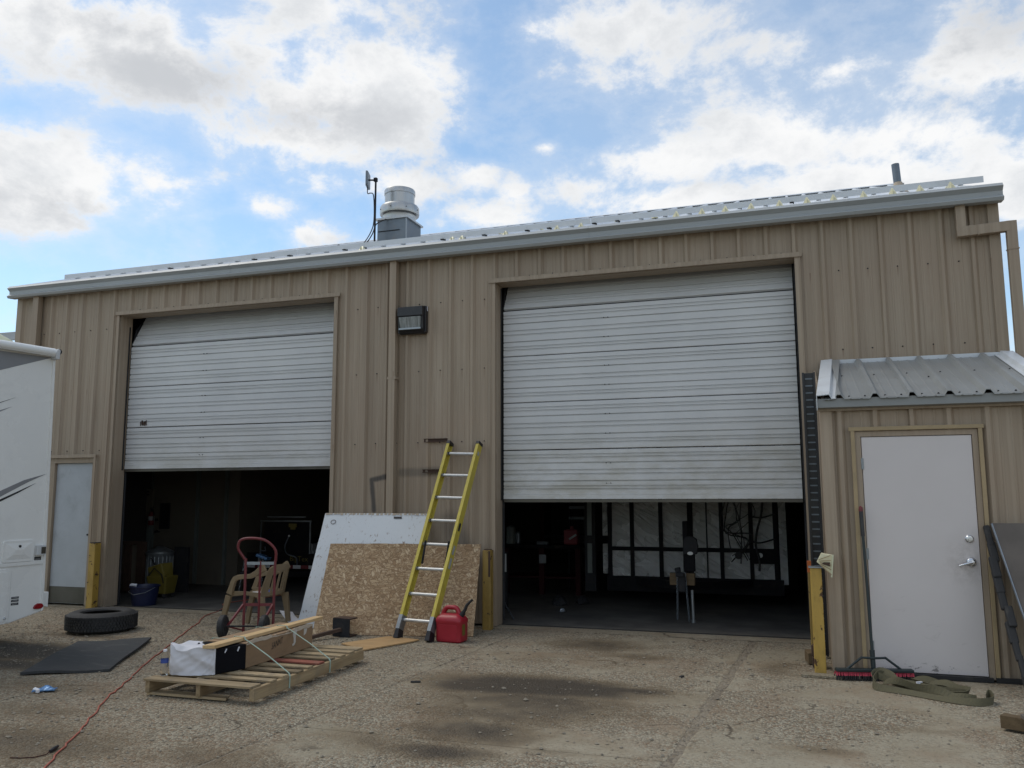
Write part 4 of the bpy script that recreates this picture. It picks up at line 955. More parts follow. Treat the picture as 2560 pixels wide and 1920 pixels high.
# plank on top and the two pale straps
mb = MB(); mb.hexa([(-1.085,-4.020,.358),(-.985,-3.990,.358),(-1.010,-2.270,.358),(-1.105,-2.270,.358),(-1.085,-4.020,.386),(-.985,-3.990,.386),(-1.010,-2.270,.386),(-1.105,-2.270,.386)])
tag(mb.build('pine_plank', M['plank'], bevel=.003), 'pale new pine plank lying along the top of the carton', 'plank')
for yy, lb in ((-3.62,'pale green strap over the carton nearer the black wrap'), (-2.98,'pale green strap over the far half of the carton')):
    pth = [(-1.475,yy+.10,.09),(-1.470,yy+.09,.150),(-1.340,yy+.06,.362),(-1.105,yy+.03,.366),(-1.09,yy+.03,.393),(-.985,yy+.02,.393),(-.970,yy+.015,.372),(-.935,yy+.01,.360),(-.70,yy-.04,.262),(-.462,yy-.09,.146),(-.445,yy-.10,.125),(-.444,yy-.105,.03)]
    mb = MB()
    for a, c in zip(pth[:-1], pth[1:]): mb.bar(a, c, .013, .0035, (.5,.05,1) )
    tag(mb.build('packing_strap', M['twine']), lb, 'strap', 'packing straps over the carton')

# white cloth draped over the near end of the carton
mb = MB(); rows = []; random.seed(8)
loop = [(-1.352,-3.74),(-1.362,-3.90),(-1.362,-4.040),(-1.30,-4.062),(-1.18,-4.030),(-1.065,-3.985),(-1.012,-3.945)]
lp = smooth_path([(a, c, 0) for a, c in loop], 9); m_ = len(lp)
for k in range(19):
    z = .146+k*(.352-.146)/18; r_ = []
    for j, p in enumerate(lp):
        t_ = j/(m_-1)
        nz = lambda a_, b__: noise.noise(Vector((a_, b__, 3.7)))
        fold = .034*(.35-abs(nz(4.5*t_+9*z, 5*z-2.2*t_)))+.020*(.30-abs(nz(9*t_-16*z, 11*z+4)))+.008*nz(26*t_, 30*z)
        bulge = .004*math.sin(math.pi*(k/18))
        dirn = Vector((p.x+1.16, p.y+3.70, 0)).normalized()
        zz = z+((k/18)**4)*(.055*max(0,1-abs(t_-.30)*5)+.016*math.sin(19*t_))
        r_.append(tuple(Vector((p.x, p.y, zz))+dirn*(.008+fold*.8+bulge)))
    rows.append(r_)
last = rows[-1]
for f_ in (.88, .62, .3):
    rows.append([(-1.20+(q[0]+1.20)*f_, -3.83+(q[1]+3.83)*f_, .366+.010*math.sin(17*q[0]+31*q[1]+f_*7)+.030*max(0, f_-.6)) for q in last])
mb.sheet(rows, (.002,.003,-.001)); tag(mb.build('white_cloth', M['cloth'], smooth=True), 'crumpled white cloth draped over the near end of the carton', 'cloth')
# small water bottle
W_ = thing('water_bottle', (-1.405,-4.075,.140), 'clear plastic water bottle with blue label beside the white cloth', 'bottle')
c_ = Vector((-1.405,-4.075,.1405))
mb = MB(); mb.lathe([(.001,.004),(.024,0),(.031,.008),(.031,.045),(.029,.060),(.031,.075),(.031,.145),(.026,.165),(.014,.188),(.012,.196)], c_, 20); mb.build('shell', M['bottle'], W_, smooth=True)
mb = MB(); mb.lathe([(.0315,.100),(.0315,.132)], c_, 20); mb.f = mb.f[:20]; mb.build('label_band', M['label_blue'], W_, smooth=True)
mb = MB(); mb.lathe([(.015,.190),(.015,.207),(.001,.208)], c_, 14); mb.build('cap', M['paper'], W_)

# ---- hand truck
HT = thing('hand_truck', (-2.38,-1.42,0), 'worn red hand truck with looped handle standing behind the pallet', 'hand truck')
ax = Vector((.955,.296,0)).normalized(); bk = Vector((-.296,-.955,0)); hc = Vector((-2.375,-1.40,0))
def hp(a, z, o=0.0): return hc+ax*a+bk*o+Vector((0,0,z))
hw = .172
mb = MB()
loop = [(-hw,.03,0),(-hw,.80,0),(-hw-.012,.86,0),(-.235,.97,.03),(-.232,1.04,.04),(-.19,1.088,.05),(-.10,1.105,.05),(.04,1.095,.05),(.13,1.05,.04),(.19,.96,.02),(hw+.005,.84,0),(hw,.78,0),(hw,.03,0)]
mb.tube([hp(*q) for q in smooth_path(loop, 3)] if False else [hp(a, z, o) for a, z, o in [tuple(v) for v in smooth_path(loop, 3)]], .0155, 10); mb.build('frame', M['dolly_red'], HT, smooth=True)
mb = MB(); mb.bar(hp(0,.05), hp(0,.84), .026, .012, tuple(bk)); mb.build('centre_bar', M['dolly_red'], HT)
for z, m_ in ((.815,'galv'), (.345,'dolly_red')):
    mb = MB(); mb.bar(hp(-hw,z), hp(hw,z), .010, .034); mb.build('crossbar', M[m_], HT)
for sg in (-1, 1):
    mb = MB(); mb.bar(hp(sg*hw,.35,.01), hp(sg*.19,.125,.20), .022, .022); mb.bar(hp(sg*hw,.06,.01), hp(sg*.19,.125,.20), .016, .016); mb.build('strut', M['dolly_red'], HT)
    wc = hp(sg*.235,.128,.205); M_ = Matrix.Rotation(math.atan2(ax.y, ax.x), 3, 'Z') @ Matrix.Rotation(R(90), 3, 'Y')
    mb = MB(); mb.lathe([(.055,-.026),(.105,-.036),(.125,-.024),(.128,0),(.125,.024),(.105,.036),(.055,.026)], wc, 28, M_); w_ = mb.build('wheel', M['black'], HT, smooth=True)
    mb = MB(); mb.lathe([(.056,-.024),(.030,-.034),(.010,-.034),(.010,.034),(.030,.034),(.056,.024)], wc, 20, M_); mb.build('rim', M['dark'], w_, smooth=True)
mb = MB(); mb.cyl(hp(-.25,.128,.205), hp(.25,.128,.205), .010, n=8); mb.build('axle', M['dark'], HT)
mb = MB(); mb.hexa([hp(-.18,.004,0),hp(.18,.004,0),hp(.16,.004,-.20),hp(-.16,.004,-.20),hp(-.18,.014,0),hp(.18,.014,0),hp(.16,.010,-.20),hp(-.16,.010,-.20)]); mb.build('toe_plate', M['dolly_red'], HT)

# ---- resin chair, facing left
CH = thing('resin_chair', (-2.74,-.92,0), 'tan plastic garden armchair facing left behind the hand truck', 'chair')
def loft(rings, closed_caps=True):
    mb = MB(); n = len(rings[0]); Vv = [p for r_ in rings for p in r_]; F = []
    for i in range(len(rings)-1): F += [(i*n+k, i*n+(k+1) % n, (i+1)*n+(k+1) % n, (i+1)*n+k) for k in range(n)]
    F += [tuple(range(n-1,-1,-1)), tuple((len(rings)-1)*n+k for k in range(n))]
    mb.add(Vv, F); return mb
def ring(c, w_, d_): x, y, z = c; return [(x-w_/2,y-d_/2,z),(x+w_/2,y-d_/2,z),(x+w_/2,y+d_/2,z),(x-w_/2,y+d_/2,z)]
rows = []
for i in range(8):
    t_ = i/7; x = -2.955+t_*.44; r_ = []
    for j in range(8):
        s_ = j/7-.5; z = .435-.030*t_-.022*math.cos(math.pi*s_)*(1 if 0 < i < 7 else .5)+(-.035*(1-t_*5) if t_ < .18 else 0)
        r_.append((x, -.915+s_*(.46-.04*t_), z))
    rows.append(r_)
mb = MB(); mb.sheet(rows, (0,0,-.012)); mb.build('seat', M['resin'], CH, smooth=True)
def band(path, y0, y1, name, w0):
    """flat moulded band: path of (x, z, width) in the chair's side plane, y0..y1 its thickness"""
    A, C_ = [], []
    for i, (x, z, w_) in enumerate(path):
        a_ = path[min(i+1,len(path)-1)]; c_ = path[max(0,i-1)]; dx, dz = a_[0]-c_[0], a_[1]-c_[1]; L = math.hypot(dx, dz); nx, nz = -dz/L*w_/2, dx/L*w_/2
        A.append((x-nx, z-nz)); C_.append((x+nx, z+nz))
    rings = [[(p[0],y0,p[1]),(q[0],y0,q[1]),(q[0],y1,q[1]),(p[0],y1,p[1])] for p, q in zip(A, C_)]
    return loft(rings).build(name, M['resin'], CH, bevel=.004, smooth=False)
for sy in (-1, 1):
    y0 = -.915+sy*.225; ya, yb = sorted((y0+sy*.004, y0+sy*.046))
    band([(-3.045,.004,.050),(-3.015,.20,.058),(-2.965,.40,.075)], ya, yb, 'leg', 0)
    band([(-2.445,.004,.050),(-2.475,.20,.062),(-2.515,.40,.085)], ya, yb, 'leg', 0)
    # side apron arching between the legs
    band([(-2.965,.415,.06),(-2.90,.425,.055),(-2.80,.432,.045),(-2.68,.430,.045),(-2.58,.418,.06),(-2.52,.400,.09)], y0+sy*.0-.010, y0+sy*.0+.010, 'apron', 0)
    # armrest: rises from the front leg, runs back flat, sweeps up into the backrest
    band([(-2.955,.42,.080),(-2.930,.50,.062),(-2.908,.565,.058),(-2.885,.602,.060),(-2.835,.622,.058),(-2.75,.630,.052),(-2.66,.640,.056),(-2.59,.672,.066),(-2.52,.722,.080),(-2.475,.748,.09)], ya, yb, 'armrest', 0)
rows = []
for i in range(10):
    t_ = i/9; r_ = []
    for j in range(11):
        s_ = j/10-.5; wtop = .50-.08*t_*t_
        x = -2.530+.060*t_+.030*t_*t_+.045*(1-4*s_*s_); z = .405+.365*t_*(1-.10*(2*s_)**4)
        r_.append((x, -.915+s_*wtop, z))
    rows.append(r_)
mb = MB(); mb.sheet(rows[:2], (.012,0,0)); mb.sheet(rows[7:], (.012,0,0)); mb.sheet([r_[0:3] for r_ in rows[1:8]], (.012,0,0)); mb.sheet([r_[8:11] for r_ in rows[1:8]], (.012,0,0))
for j in (3, 5, 7): mb.sheet([[Vector(r_[j]).lerp(Vector(r_[j-1]), .35), Vector(r_[j]).lerp(Vector(r_[min(10,j+1)]), .35)] for r_ in rows[1:8]], (.012,0,0))
mb.build('backrest', M['resin'], CH, smooth=True)
mb = MB(); mb.box((-2.70,-.93,.418),(.20,.15,.012), Matrix.Rotation(R(20),3,'Z')); pp = mb.build('papers', M['paper'], None); tag(pp, 'loose papers lying on the tan chair seat', 'papers')
mb = MB(); mb.box((-2.60,-.86,.430),(.15,.12,.03), Matrix.Rotation(R(-15),3,'Z')); tag(mb.build('folded_cloth', M['label_blue'], bevel=.01), 'small dark blue folded cloth on the tan chair seat', 'cloth')

# ---- leaning sheets
WS = thing('painted_board', (-1.55,-.4,0), 'large peeling white painted board leaning on the wall behind the strand board', 'board')
def lean(bl, br, tl, thick, name, m, parent=None, jag=0.0, nx=24, nz=14, bev=0):
    """rectangular sheet given by three corners, in its own plane: local x along the sheet, local z up it"""
    bl, br, tl = Vector(bl), Vector(br), Vector(tl); ex = (br-bl); ez = (tl-bl); wx, wz = ex.length, ez.length
    ex.normalize(); ez = (ez-ex*ez.dot(ex)).normalized(); ey = ez.cross(ex)
    Mx = Matrix((ex, ey, ez)).transposed().to_4x4(); Mx.translation = bl
    mb = MB(); rows = []
    for i in range(nz+1):
        r_ = []
        for j in range(nx+1):
            x, z = wx*j/nx, wz*i/nz
            if i == 0: z += rnd(0, jag)
            if i == nz: z -= rnd(0, jag)
            if j == 0: x += rnd(0, jag)
            if j == nx: x -= rnd(0, jag)
            r_.append((x, .004*math.sin(3*x+2*z), z))
        rows.append(r_)
    mb.sheet(rows, (0, thick, 0)); o = mb.build(name, m, None)
    if parent is not None:
        o.parent = parent; Mx = Matrix.Translation(-parent.location) @ Mx
    o.matrix_local = Mx; return o, (ex, ey, ez, bl, wx, wz)
random.seed(12)
sh, fr = lean((-2.272,-.765,.004), (-.80,-.765,.004), (-2.272,-.158,1.368), .019, 'painted_sheet', M['peel'], WS, .006)
def onlean(fr, x, z, o=-.006): ex, ey, ez, bl, wx, wz = fr; return bl+ex*x+ez*z+ey*o
mb = MB(); 
for i in range(26):
    x = .02+i*.056+rnd(-.01,.01); w_ = rnd(.02,.05); p = [onlean(fr, x, fr[5]-.004), onlean(fr, x+w_, fr[5]-.004), onlean(fr, x+w_, fr[5]-rnd(.018,.032)), onlean(fr, x, fr[5]-rnd(.018,.030))]
    mb.hexa(p+[q-fr[1]*.003 for q in p])
mb.build('bare_edge', M['card_pale'], WS)
mb = MB(); p = [onlean(fr, 1.01, fr[5]-.075), onlean(fr, 1.12, fr[5]-.075), onlean(fr, 1.115, fr[5]-.048), onlean(fr, 1.005, fr[5]-.048)]
mb.hexa(p+[q-fr[1]*.003 for q in p]); mb.build('stamp', M['ink'], WS)
mb = MB()
for i in range(14):
    a0, a1 = i/14*6.28, (i+1)/14*6.28; cx_, cz_ = .155, fr[5]-.125
    p = [onlean(fr, cx_+.035*math.cos(a), cz_+.028*math.sin(a)) for a in (a0, a1)]; mb.bar(p[0], p[1], .005, .004, tuple(fr[1]))
mb.build('pencil_loop', M['rust'], WS)
OS, fo = lean((-1.80,-1.180,.004), (.050,-.790,.004), (-1.880,-.610,1.008), .012, 'strand_board', M['osb'], None, .007)
tag(OS, 'large strand board leaning on its long edge behind the yellow ladder', 'board')
mb = MB(); mb.prism([(-1.14,-1.66),(-.86,-1.10),(-.43,-1.20),(-.46,-1.32),(-.72,-1.93)], lambda a, c: (a, c, .006), lambda a, c: (a, c, .019)); tag(mb.build('plywood_offcut', M['ply']), 'flat offcut of thin plywood on the ground before the ladder', 'board')
mb = MB(); rows = []
for i in range(8):
    r_ = []
    for j in range(8):
        s_, t_ = i/7, j/7; x = -2.66+.46*s_+.05*t_; y = -.55-.30*s_+.22*t_
        r_.append((x, y, .012+.15*(1-s_)**2*(1-t_*.3)+.030*math.sin(6*s_)*math.sin(4*t_)+.04*t_*s_))
    rows.append(r_)
mb.sheet(rows, (0,0,-.003)); tag(mb.build('paper_sack', M['paper'], smooth=True), 'curled white paper sack at the foot of the peeling white board', 'paper')

# steel beam offcut with a bar
ST = thing('steel_offcut', (-1.45,-1.4,0), 'dark rusty steel beam offcut with a bar, lying before the strand board', 'steel scrap')
a_ = R(-8); mb = MB()
mb.prism([(-.115,0),(.115,0),(.115,.016),(.008,.016),(.008,.190),(.115,.190),(.115,.206),(-.115,.206),(-.115,.190),(-.008,.190),(-.008,.016),(-.115,.016)], lambda u, z: (-1.395+u*math.cos(a_), -1.215+u*math.sin(a_), .003+z), lambda u, z: (-1.375+u*math.cos(a_), -1.075+u*math.sin(a_), .003+z)); mb.build('beam', M['rust'], ST)
mb = MB(); mb.box((-1.395,-1.222,.105),(.235,.012,.20), Matrix.Rotation(a_,3,'Z')); mb.build('end_plate', M['dark'], ST)
mb = MB(); mb.bar((-1.40,-1.23,.085), (-1.62,-1.62,.030), .050, .036); mb.build('bar', M['rust'], ST)
mb = MB(); mb.box((-1.66,-1.60,.030),(.16,.12,.055), Matrix.Rotation(R(35),3,'Z')); mb.box((-1.78,-1.50,.022),(.12,.10,.04), Matrix.Rotation(R(10),3,'Z')); mb.build('clamp', M['dark'], ST, bevel=.01)

# ---- yellow extension ladder
LD = thing('ladder', (-.46,-.65,0), 'yellow fibreglass ladder with silver rungs leaning on the tan wall', 'ladder')
fl, fr_ = Vector((-.715,-1.165,.03)), Vector((-.300,-1.240,.03)); tl, tr = Vector((-.545,-.075,2.250)), Vector((-.148,-.085,2.235))
la = (tl-fl).normalized(); across = (fr_-fl).normalized(); nrm = la.cross(across).normalized()
if nrm.y > 0: nrm = -nrm
for a, c, sg in ((fl, tl, 1), (fr_, tr, -1)):
    d_ = (c-a).normalized(); o_ = across*sg
    mb = MB(); P = [(0,-.046),(0,.046),(.040,.046),(.040,.038),(.007,.038),(.007,-.038),(.040,-.038),(.040,-.046)]
    mb.prism(P, lambda u, w_: tuple(a+d_*.16+o_*(u-.022)+nrm*w_), lambda u, w_: tuple(c+o_*(u-.022)+nrm*w_)); rail = mb.build('rail', M['fibre'], LD)
    mb = MB(); mb.bar(a+d_*.08, a+d_*.24, .048, .096, tuple(nrm)); mb.build('foot_bracket', M['galv'], LD)
    mb = MB(); mb.hexa([a+nrm*.05-across*.03-Vector((0,0,.026)), a+nrm*.05+across*.03-Vector((0,0,.026)), a-nrm*.06+across*.03-Vector((0,0,.026)), a-nrm*.06-across*.03-Vector((0,0,.026)), a+d_*.10+nrm*.046-across*.022, a+d_*.10+nrm*.046+across*.022, a+d_*.10-nrm*.046+across*.022, a+d_*.10-nrm*.046-across*.022]); mb.build('ladder_shoe', M['black_gloss'], LD)
    mb = MB(); mb.bar(c-d_*.028, c+d_*.012, .048, .098, tuple(nrm)); mb.build('end_cap', M['black_gloss'], LD)
    for q, ln, m_ in ((.52,.10,'rv_black'),(.40,.11,'grime_white'),(.33,.13,'grime_white'),(.93,.05,'grime_white')):
        s0 = a+(c-a)*q; mb = MB(); mb.bar(s0-o_*.0235, s0+d_*ln-o_*.0235, .003, .036, tuple(nrm)); mb.build('sticker', M[m_], rail)
Ln = (tl-fl).length
for i in range(8):
    t_ = (.195+i*.3048)/Ln; p, q = fl+(tl-fl)*t_, fr_+(tr-fr_)*t_
    mb = MB(); mb.cyl(p, q, .0200, n=14); rg = mb.build('rung', M['rung'], LD, smooth=True)
    for w_, sg in ((p, 1), (q, -1)):
        mb = MB(); mb.cyl(w_+across*sg*.024, w_+across*sg*.034, .023, n=12); mb.build('rung_plate', M['galv'] if i not in (4, 7) else M['black_gloss'], rg)
for sg, base in ((1, (fl, tl)), (-1, (fr_, tr))):
    t_ = (.195+2.55*.3048)/Ln; p = base[0]+(base[1]-base[0])*t_+across*sg*.05
    mb = MB(); mb.bar(p-la*.10-nrm*.02, p+la*.17+nrm*.03, .012, .028, tuple(nrm)); mb.build('rung_lock', M['dark'], LD)

# ---- fuel can
FC = thing('fuel_can', (-.06,-1.12,0), 'red plastic fuel can with black spout standing at the ladder foot', 'fuel can')
ca = R(-6); fx = Vector((math.cos(ca), math.sin(ca), 0)); fy = Vector((-math.sin(ca), math.cos(ca), 0)); fc = Vector((-.085,-1.105,.002))
def fp(x, y, z): return fc+fx*x+fy*y+Vector((0,0,z))
def rsec(x0_, x1_, hy, z, r, n=4):
    P = []
    for sx, sy, a0 in ((1,1,0),(-1,1,90),(-1,-1,180),(1,-1,270)):
        cx_ = (x1_-r) if sx > 0 else (x0_+r)
        P += [fp(cx_+r*math.cos(R(a0+90*i/n)), sy*(hy-r)+r*math.sin(R(a0+90*i/n)), z) for i in range(n+1)]
    return P
mb = loft([rsec(-.142,.142,.090,0,.030), rsec(-.156,.156,.104,.016,.040), rsec(-.156,.156,.104,.200,.040), rsec(-.160,.160,.108,.212,.040), rsec(-.160,.160,.108,.240,.042), rsec(-.148,.140,.096,.268,.042), rsec(-.110,.098,.052,.302,.030)]); mb.build('tank', M['red'], FC, smooth=True)
mb = MB(); mb.prism(rrect(-.118,.118,.030,.190,.02), lambda u, z: fp(u, -.1035, z), lambda u, z: fp(u, -.1070, z)); mb.build('side_relief', M['red'], FC, bevel=.002)
hp_ = [(-.112,.270),(-.096,.318),(-.060,.358),(.0,.364),(.052,.358),(.082,.322),(.095,.275)]
mb = MB(); rings_ = []
for q in smooth_path([(a_, 0, c_) for a_, c_ in hp_], 4): rings_.append(q)
mb.tube([fp(q.x, 0, q.z) for q in rings_], .026, 12); mb.build('carry_handle', M['red'], FC, smooth=True)
mb = MB(); mb.cyl(fp(.100,0,.262), fp(.142,0,.312), .034, .027, 16); mb.build('spout_collar', M['black_gloss'], FC, smooth=True)
mb = MB(); mb.tube([fp(.136,0,.304), fp(.165,0,.350), fp(.182,0,.392), fp(.222,0,.432), fp(.252,0,.456)], [.021,.019,.018,.014,.014], 12); mb.build('spout', M['black_gloss'], FC, smooth=True)
mb = MB(); mb.hexa([fp(.1550,-.050,.075),fp(.1580,-.050,.075),fp(.1580,.010,.075),fp(.1550,.010,.075),fp(.1550,-.050,.190),fp(.1580,-.050,.190),fp(.1580,.010,.190),fp(.1550,.010,.190)]); mb.build('warning_label', M['yellow'], FC)

# ---- bollards
def bollard(name, x, y, w_, z, m, label, capm=None):
    t_ = thing(name, (x, y, 0), label, 'bollard', 'steel bollards guarding the door jambs')
    mb = MB(); mb.span((x-w_/2, y-w_/2, -.01), (x+w_/2, y+w_/2, z)); mb.build('post', M[m], t_, bevel=.008)
    return t_
b_ = bollard('bollard', -6.015, -.170, .112, .925, 'bollard', 'chipped yellow square bollard between the walk door and the first opening')
mb = MB(); mb.box((-6.015,-.17,.930),(.10,.10,.012)); mb.build('cap', M['dark'], b_)
b_ = bollard('bollard', .010, -.205, .105, .935, 'bollard_dull', 'dull ochre bollard right of the strand board')
mb = MB(); mb.cyl((.01,-.205,.934),(.01,-.205,.945), .048, n=12); mb.build('cap', M['rust'], b_)
mb = MB(); mb.span((.034,-.2600,.62),(.060,-.2585,.925)); mb.build('rust_run', M['rust'], b_)
b_ = bollard('bollard', 3.716, -1.705, .098, .935, 'bollard', 'chipped bright yellow bollard standing by the porch corner, bent cap on top')
mb = MB(); mb.box((3.716,-1.705,.941),(.125,.125,.010)); mb.build('cap', M['galv'], b_)
b_ = bollard('bollard', 3.697, -.610, .075, .855, 'bollard_dull', 'slim ochre bollard with orange painted top')
mb = MB(); mb.span((3.657,-.650,.80),(3.737,-.570,.912)); mb.build('orange_band', M['orange'], b_)
# bent yellow plastic edge protector stuck on the front bollard
EP = thing('edge_protector', (3.79,-1.74,.95), 'bent pale yellow plastic edge protector resting on the bollard top', 'protector')
mb = MB(); mb.hexa([(3.725,-1.79,.992),(3.845,-1.80,.885),(3.848,-1.70,.880),(3.735,-1.69,.990),(3.765,-1.79,1.068),(3.862,-1.80,1.056),(3.865,-1.70,1.052),(3.770,-1.69,1.070)]); mb.build('shell', M['snow'], EP, bevel=.004)
for i in range(5):
    z = .905+i*.022; mb = MB(); mb.bar((3.74+i*-.004+.02,-1.806,z+.06-i*.01), (3.845,-1.814,z-.02+i*.02), .004, .007); mb.build('rib', M['ochre_trim'], EP)
mb = MB(); mb.hexa([(3.770,-1.815,.978),(3.838,-1.815,.955),(3.838,-1.803,.955),(3.770,-1.803,.978),(3.785,-1.815,.992),(3.838,-1.815,.992),(3.838,-1.803,.992),(3.785,-1.803,.992)]); mb.build('hollow_shade', M['rust'], EP)  # solid dark piece standing in for the shade inside the shell
mb = MB(); mb.bar((3.845,-1.806,.862), (3.866,-1.806,1.060), .006, .012); mb.build('rim', M['cream'], EP)
# black slotted cable tray standing on end beside the porch
TR = thing('slotted_tray', (3.755,-.90,0), 'tall black slotted tray standing upright between the opening and porch', 'cable tray')
for xx in (3.702, 3.808):
    mb = MB(); mb.span((xx-.010,-.925,.02),(xx+.010,-.855,2.83)); mb.build('side_rail', M['black_gloss'], TR)
mb = MB(); mb.span((3.712,-.868,.02),(3.798,-.857,2.83)); mb.build('web', M['black_gloss'], TR)
for i in range(38):
    z = .08+i*.0725; mb = MB(); mb.span((3.720,-.876,z),(3.792,-.869,z+.014)); mb.build('slot_lip', M['galv_dark'], TR)
# timber blocks and a grey board at the bollard foot
mb = MB(); mb.box((3.655,-1.19,.060),(.10,.22,.10), Matrix.Rotation(R(8),3,'Z')); tag(mb.build('timber_block', M['block'], bevel=.005), 'splintered timber block behind the front yellow bollard', 'block')
mb = MB(); mb.box((3.70,-1.40,.16),(.08,.12,.10), Matrix.Rotation(R(-12),3,'Z')); mb.box((3.70,-1.40,.058),(.09,.16,.09)); tag(mb.build('scrap_wood', M['rust'], bevel=.006), 'dark scrap wood heaped between bollard and porch', 'scrap')
mb = MB(); mb.box((3.72,-1.83,.014),(.34,.11,.024), Matrix.Rotation(R(-3),3,'Z')); tag(mb.build('grey_board', M['sill'], bevel=.003), 'short grey board flat at the front bollard foot', 'board')

# ---- push broom leaning on the porch
BR = thing('push_broom', (4.12,-1.82,0), 'push broom with red bristles leaning against the porch door frame', 'broom')
mb = MB(); mb.tube([(4.145,-1.800,.17),(4.138,-1.745,.80),(4.126,-1.690,1.44)], .0125, 10); mb.build('handle', M['broom'], BR, smooth=True)
mb = MB(); mb.tube([(4.130,-1.708,1.22),(4.126,-1.690,1.44)], .0175, 10); mb.build('grip', M['black_gloss'], BR, smooth=True)
mb = MB(); mb.lathe([(.017,0),(.019,.02),(.015,.045),(.001,.055)], (4.1255,-1.6875,1.435), 12); mb.build('handle_tip', M['dolly_red'], BR, smooth=True)
mb = MB(); mb.tube([(4.147,-1.812,.09),(4.145,-1.800,.25)], [.020,.022], 10); mb.build('socket', M['broom'], BR, smooth=True)
h0, h1 = Vector((3.835,-1.892,.085)), Vector((4.465,-1.755,.085)); hd = (h1-h0).normalized(); hn = Vector((hd.y,-hd.x,0))
for sg in (-1, 1):
    c_ = (h0+h1)/2; mb = MB(); mb.tube([c_+Vector((0,0,.10)), c_+hd*sg*.10+Vector((0,0,.105)), c_+hd*sg*.225+Vector((0,0,.008))], .0105, 8); mb.build('brace', M['broom'], BR, smooth=True)
mb = MB(); mb.bar(h0, h1, .070, .026); mb.build('head_block', M['broom'], BR, bevel=.006)
random.seed(31); br = MB(); bk_ = MB()
for i in range(58):
    for j in range(3):
        p = h0+(h1-h0)*((i+.5)/58)+hn*((j-1)*.024); tip = p+hd*rnd(-.006,.006)+hn*((j-1)*.010+rnd(-.004,.004))
        br.cyl(p-Vector((0,0,.012)), Vector((tip.x, tip.y, .040)), .0030, .0052, 5, False); bk_.cyl(Vector((tip.x, tip.y, .042)), Vector((tip.x+rnd(-.004,.004), tip.y, .004)), .0052, .0060, 5, False)
br.build('bristles', M['pink'], BR, kind='stuff'); bk_.build('bristle_tips', M['black'], BR, kind='stuff')

# ---- olive tow strap heaped on the ground
def ribbon(path, w_, tilt, thick=.005):
    P = smooth_path(path, 6); rows = [[], []]; mb = MB(); n = len(P); V_ = []; F = []
    for i, p in enumerate(P):
        t_ = (P[min(i+1,n-1)]-P[max(i-1,0)]); t_.z = 0; t_.normalize(); side = Vector((-t_.y, t_.x, 0))
        a = tilt(i/(n-1)); wv = (side*math.cos(a)+Vector((0,0,1))*math.sin(a)); nv = wv.cross(t_).normalized()
        lift = max(0, abs(math.sin(a))*w_/2)
        c_ = p+Vector((0,0,lift+.004))
        V_ += [c_-wv*w_/2-nv*thick/2, c_+wv*w_/2-nv*thick/2, c_+wv*w_/2+nv*thick/2, c_-wv*w_/2+nv*thick/2]
    for i in range(n-1): F += [(i*4+k, i*4+(k+1) % 4, i*4+4+(k+1) % 4, i*4+4+k) for k in range(4)]
    F += [(3,2,1,0), tuple((n-1)*4+k for k in range(4))]
    mb.add(V_, F); return mb
TS = thing('tow_strap', (4.5,-2.2,0), 'olive webbing tow strap heaped loosely before the porch door', 'strap')
SW = .058
ribbon([(4.225,-1.99,.05),(4.165,-2.03,.06),(4.115,-2.12,.02),(4.13,-2.22,0),(4.24,-2.27,0),(4.38,-2.33,0),(4.52,-2.42,0),(4.66,-2.51,0),(4.80,-2.555,0),(4.90,-2.52,.0),(4.94,-2.44,.005),(4.925,-2.37,.03),(4.895,-2.42,.005)], SW, lambda t_: R(88-48*math.sin(math.pi*min(1,t_*1.15))**2+30*math.sin(9*t_)*.4)).build('strap_loop', M['webbing'], TS)
ribbon([(4.165,-2.05,.055),(4.22,-2.06,.035),(4.33,-2.12,.010),(4.44,-2.19,0),(4.52,-2.27,0),(4.60,-2.33,0),(4.70,-2.35,0),(4.775,-2.31,0),(4.79,-2.25,0),(4.72,-2.17,0),(4.62,-2.09,0),(4.52,-1.99,0),(4.44,-1.90,.0)], SW, lambda t_: R(78-55*math.sin(2.6*t_)**2)).build('strap_loop', M['webbing'], TS)
ribbon([(4.225,-1.99,.045),(4.30,-2.01,.02),(4.40,-2.05,.01),(4.50,-2.11,.0),(4.58,-2.19,.0),(4.68,-2.24,.0),(4.78,-2.28,.0)], SW, lambda t_: R(35+50*t_)).build('strap_loop', M['webbing'], TS)
ribbon([(4.44,-1.90,.02),(4.52,-1.93,.03),(4.60,-1.99,.02),(4.66,-2.08,.01),(4.60,-2.16,.03),(4.48,-2.16,.03)], SW, lambda t_: R(20+40*math.sin(5*t_))).build('strap_loop', M['webbing'], TS)
ribbon([(4.20,-2.08,.02),(4.30,-2.17,.045),(4.42,-2.25,.02),(4.56,-2.36,.03),(4.70,-2.44,.015),(4.82,-2.47,.0)], SW, lambda t_: R(30+70*abs(math.sin(4.2*t_)))).build('strap_loop', M['webbing'], TS)
ribbon([(4.14,-2.16,.0),(4.12,-2.07,.05),(4.18,-1.99,.085),(4.26,-2.03,.07),(4.31,-2.12,.035),(4.42,-2.16,.03)], SW, lambda t_: R(75-35*t_)).build('strap_loop', M['webbing'], TS)
ribbon([(4.55,-2.02,.03),(4.66,-2.10,.045),(4.74,-2.20,.02),(4.80,-2.30,.03),(4.74,-2.38,.02),(4.62,-2.36,.03)], SW, lambda t_: R(15+55*math.sin(3*t_))).build('strap_loop', M['webbing'], TS)
mb = MB(); mb.box((4.47,-2.08,.05),(.05,.015,.025), Matrix.Rotation(R(30),3,'Z')); mb.build('stitched_tag', M['paper'], TS)

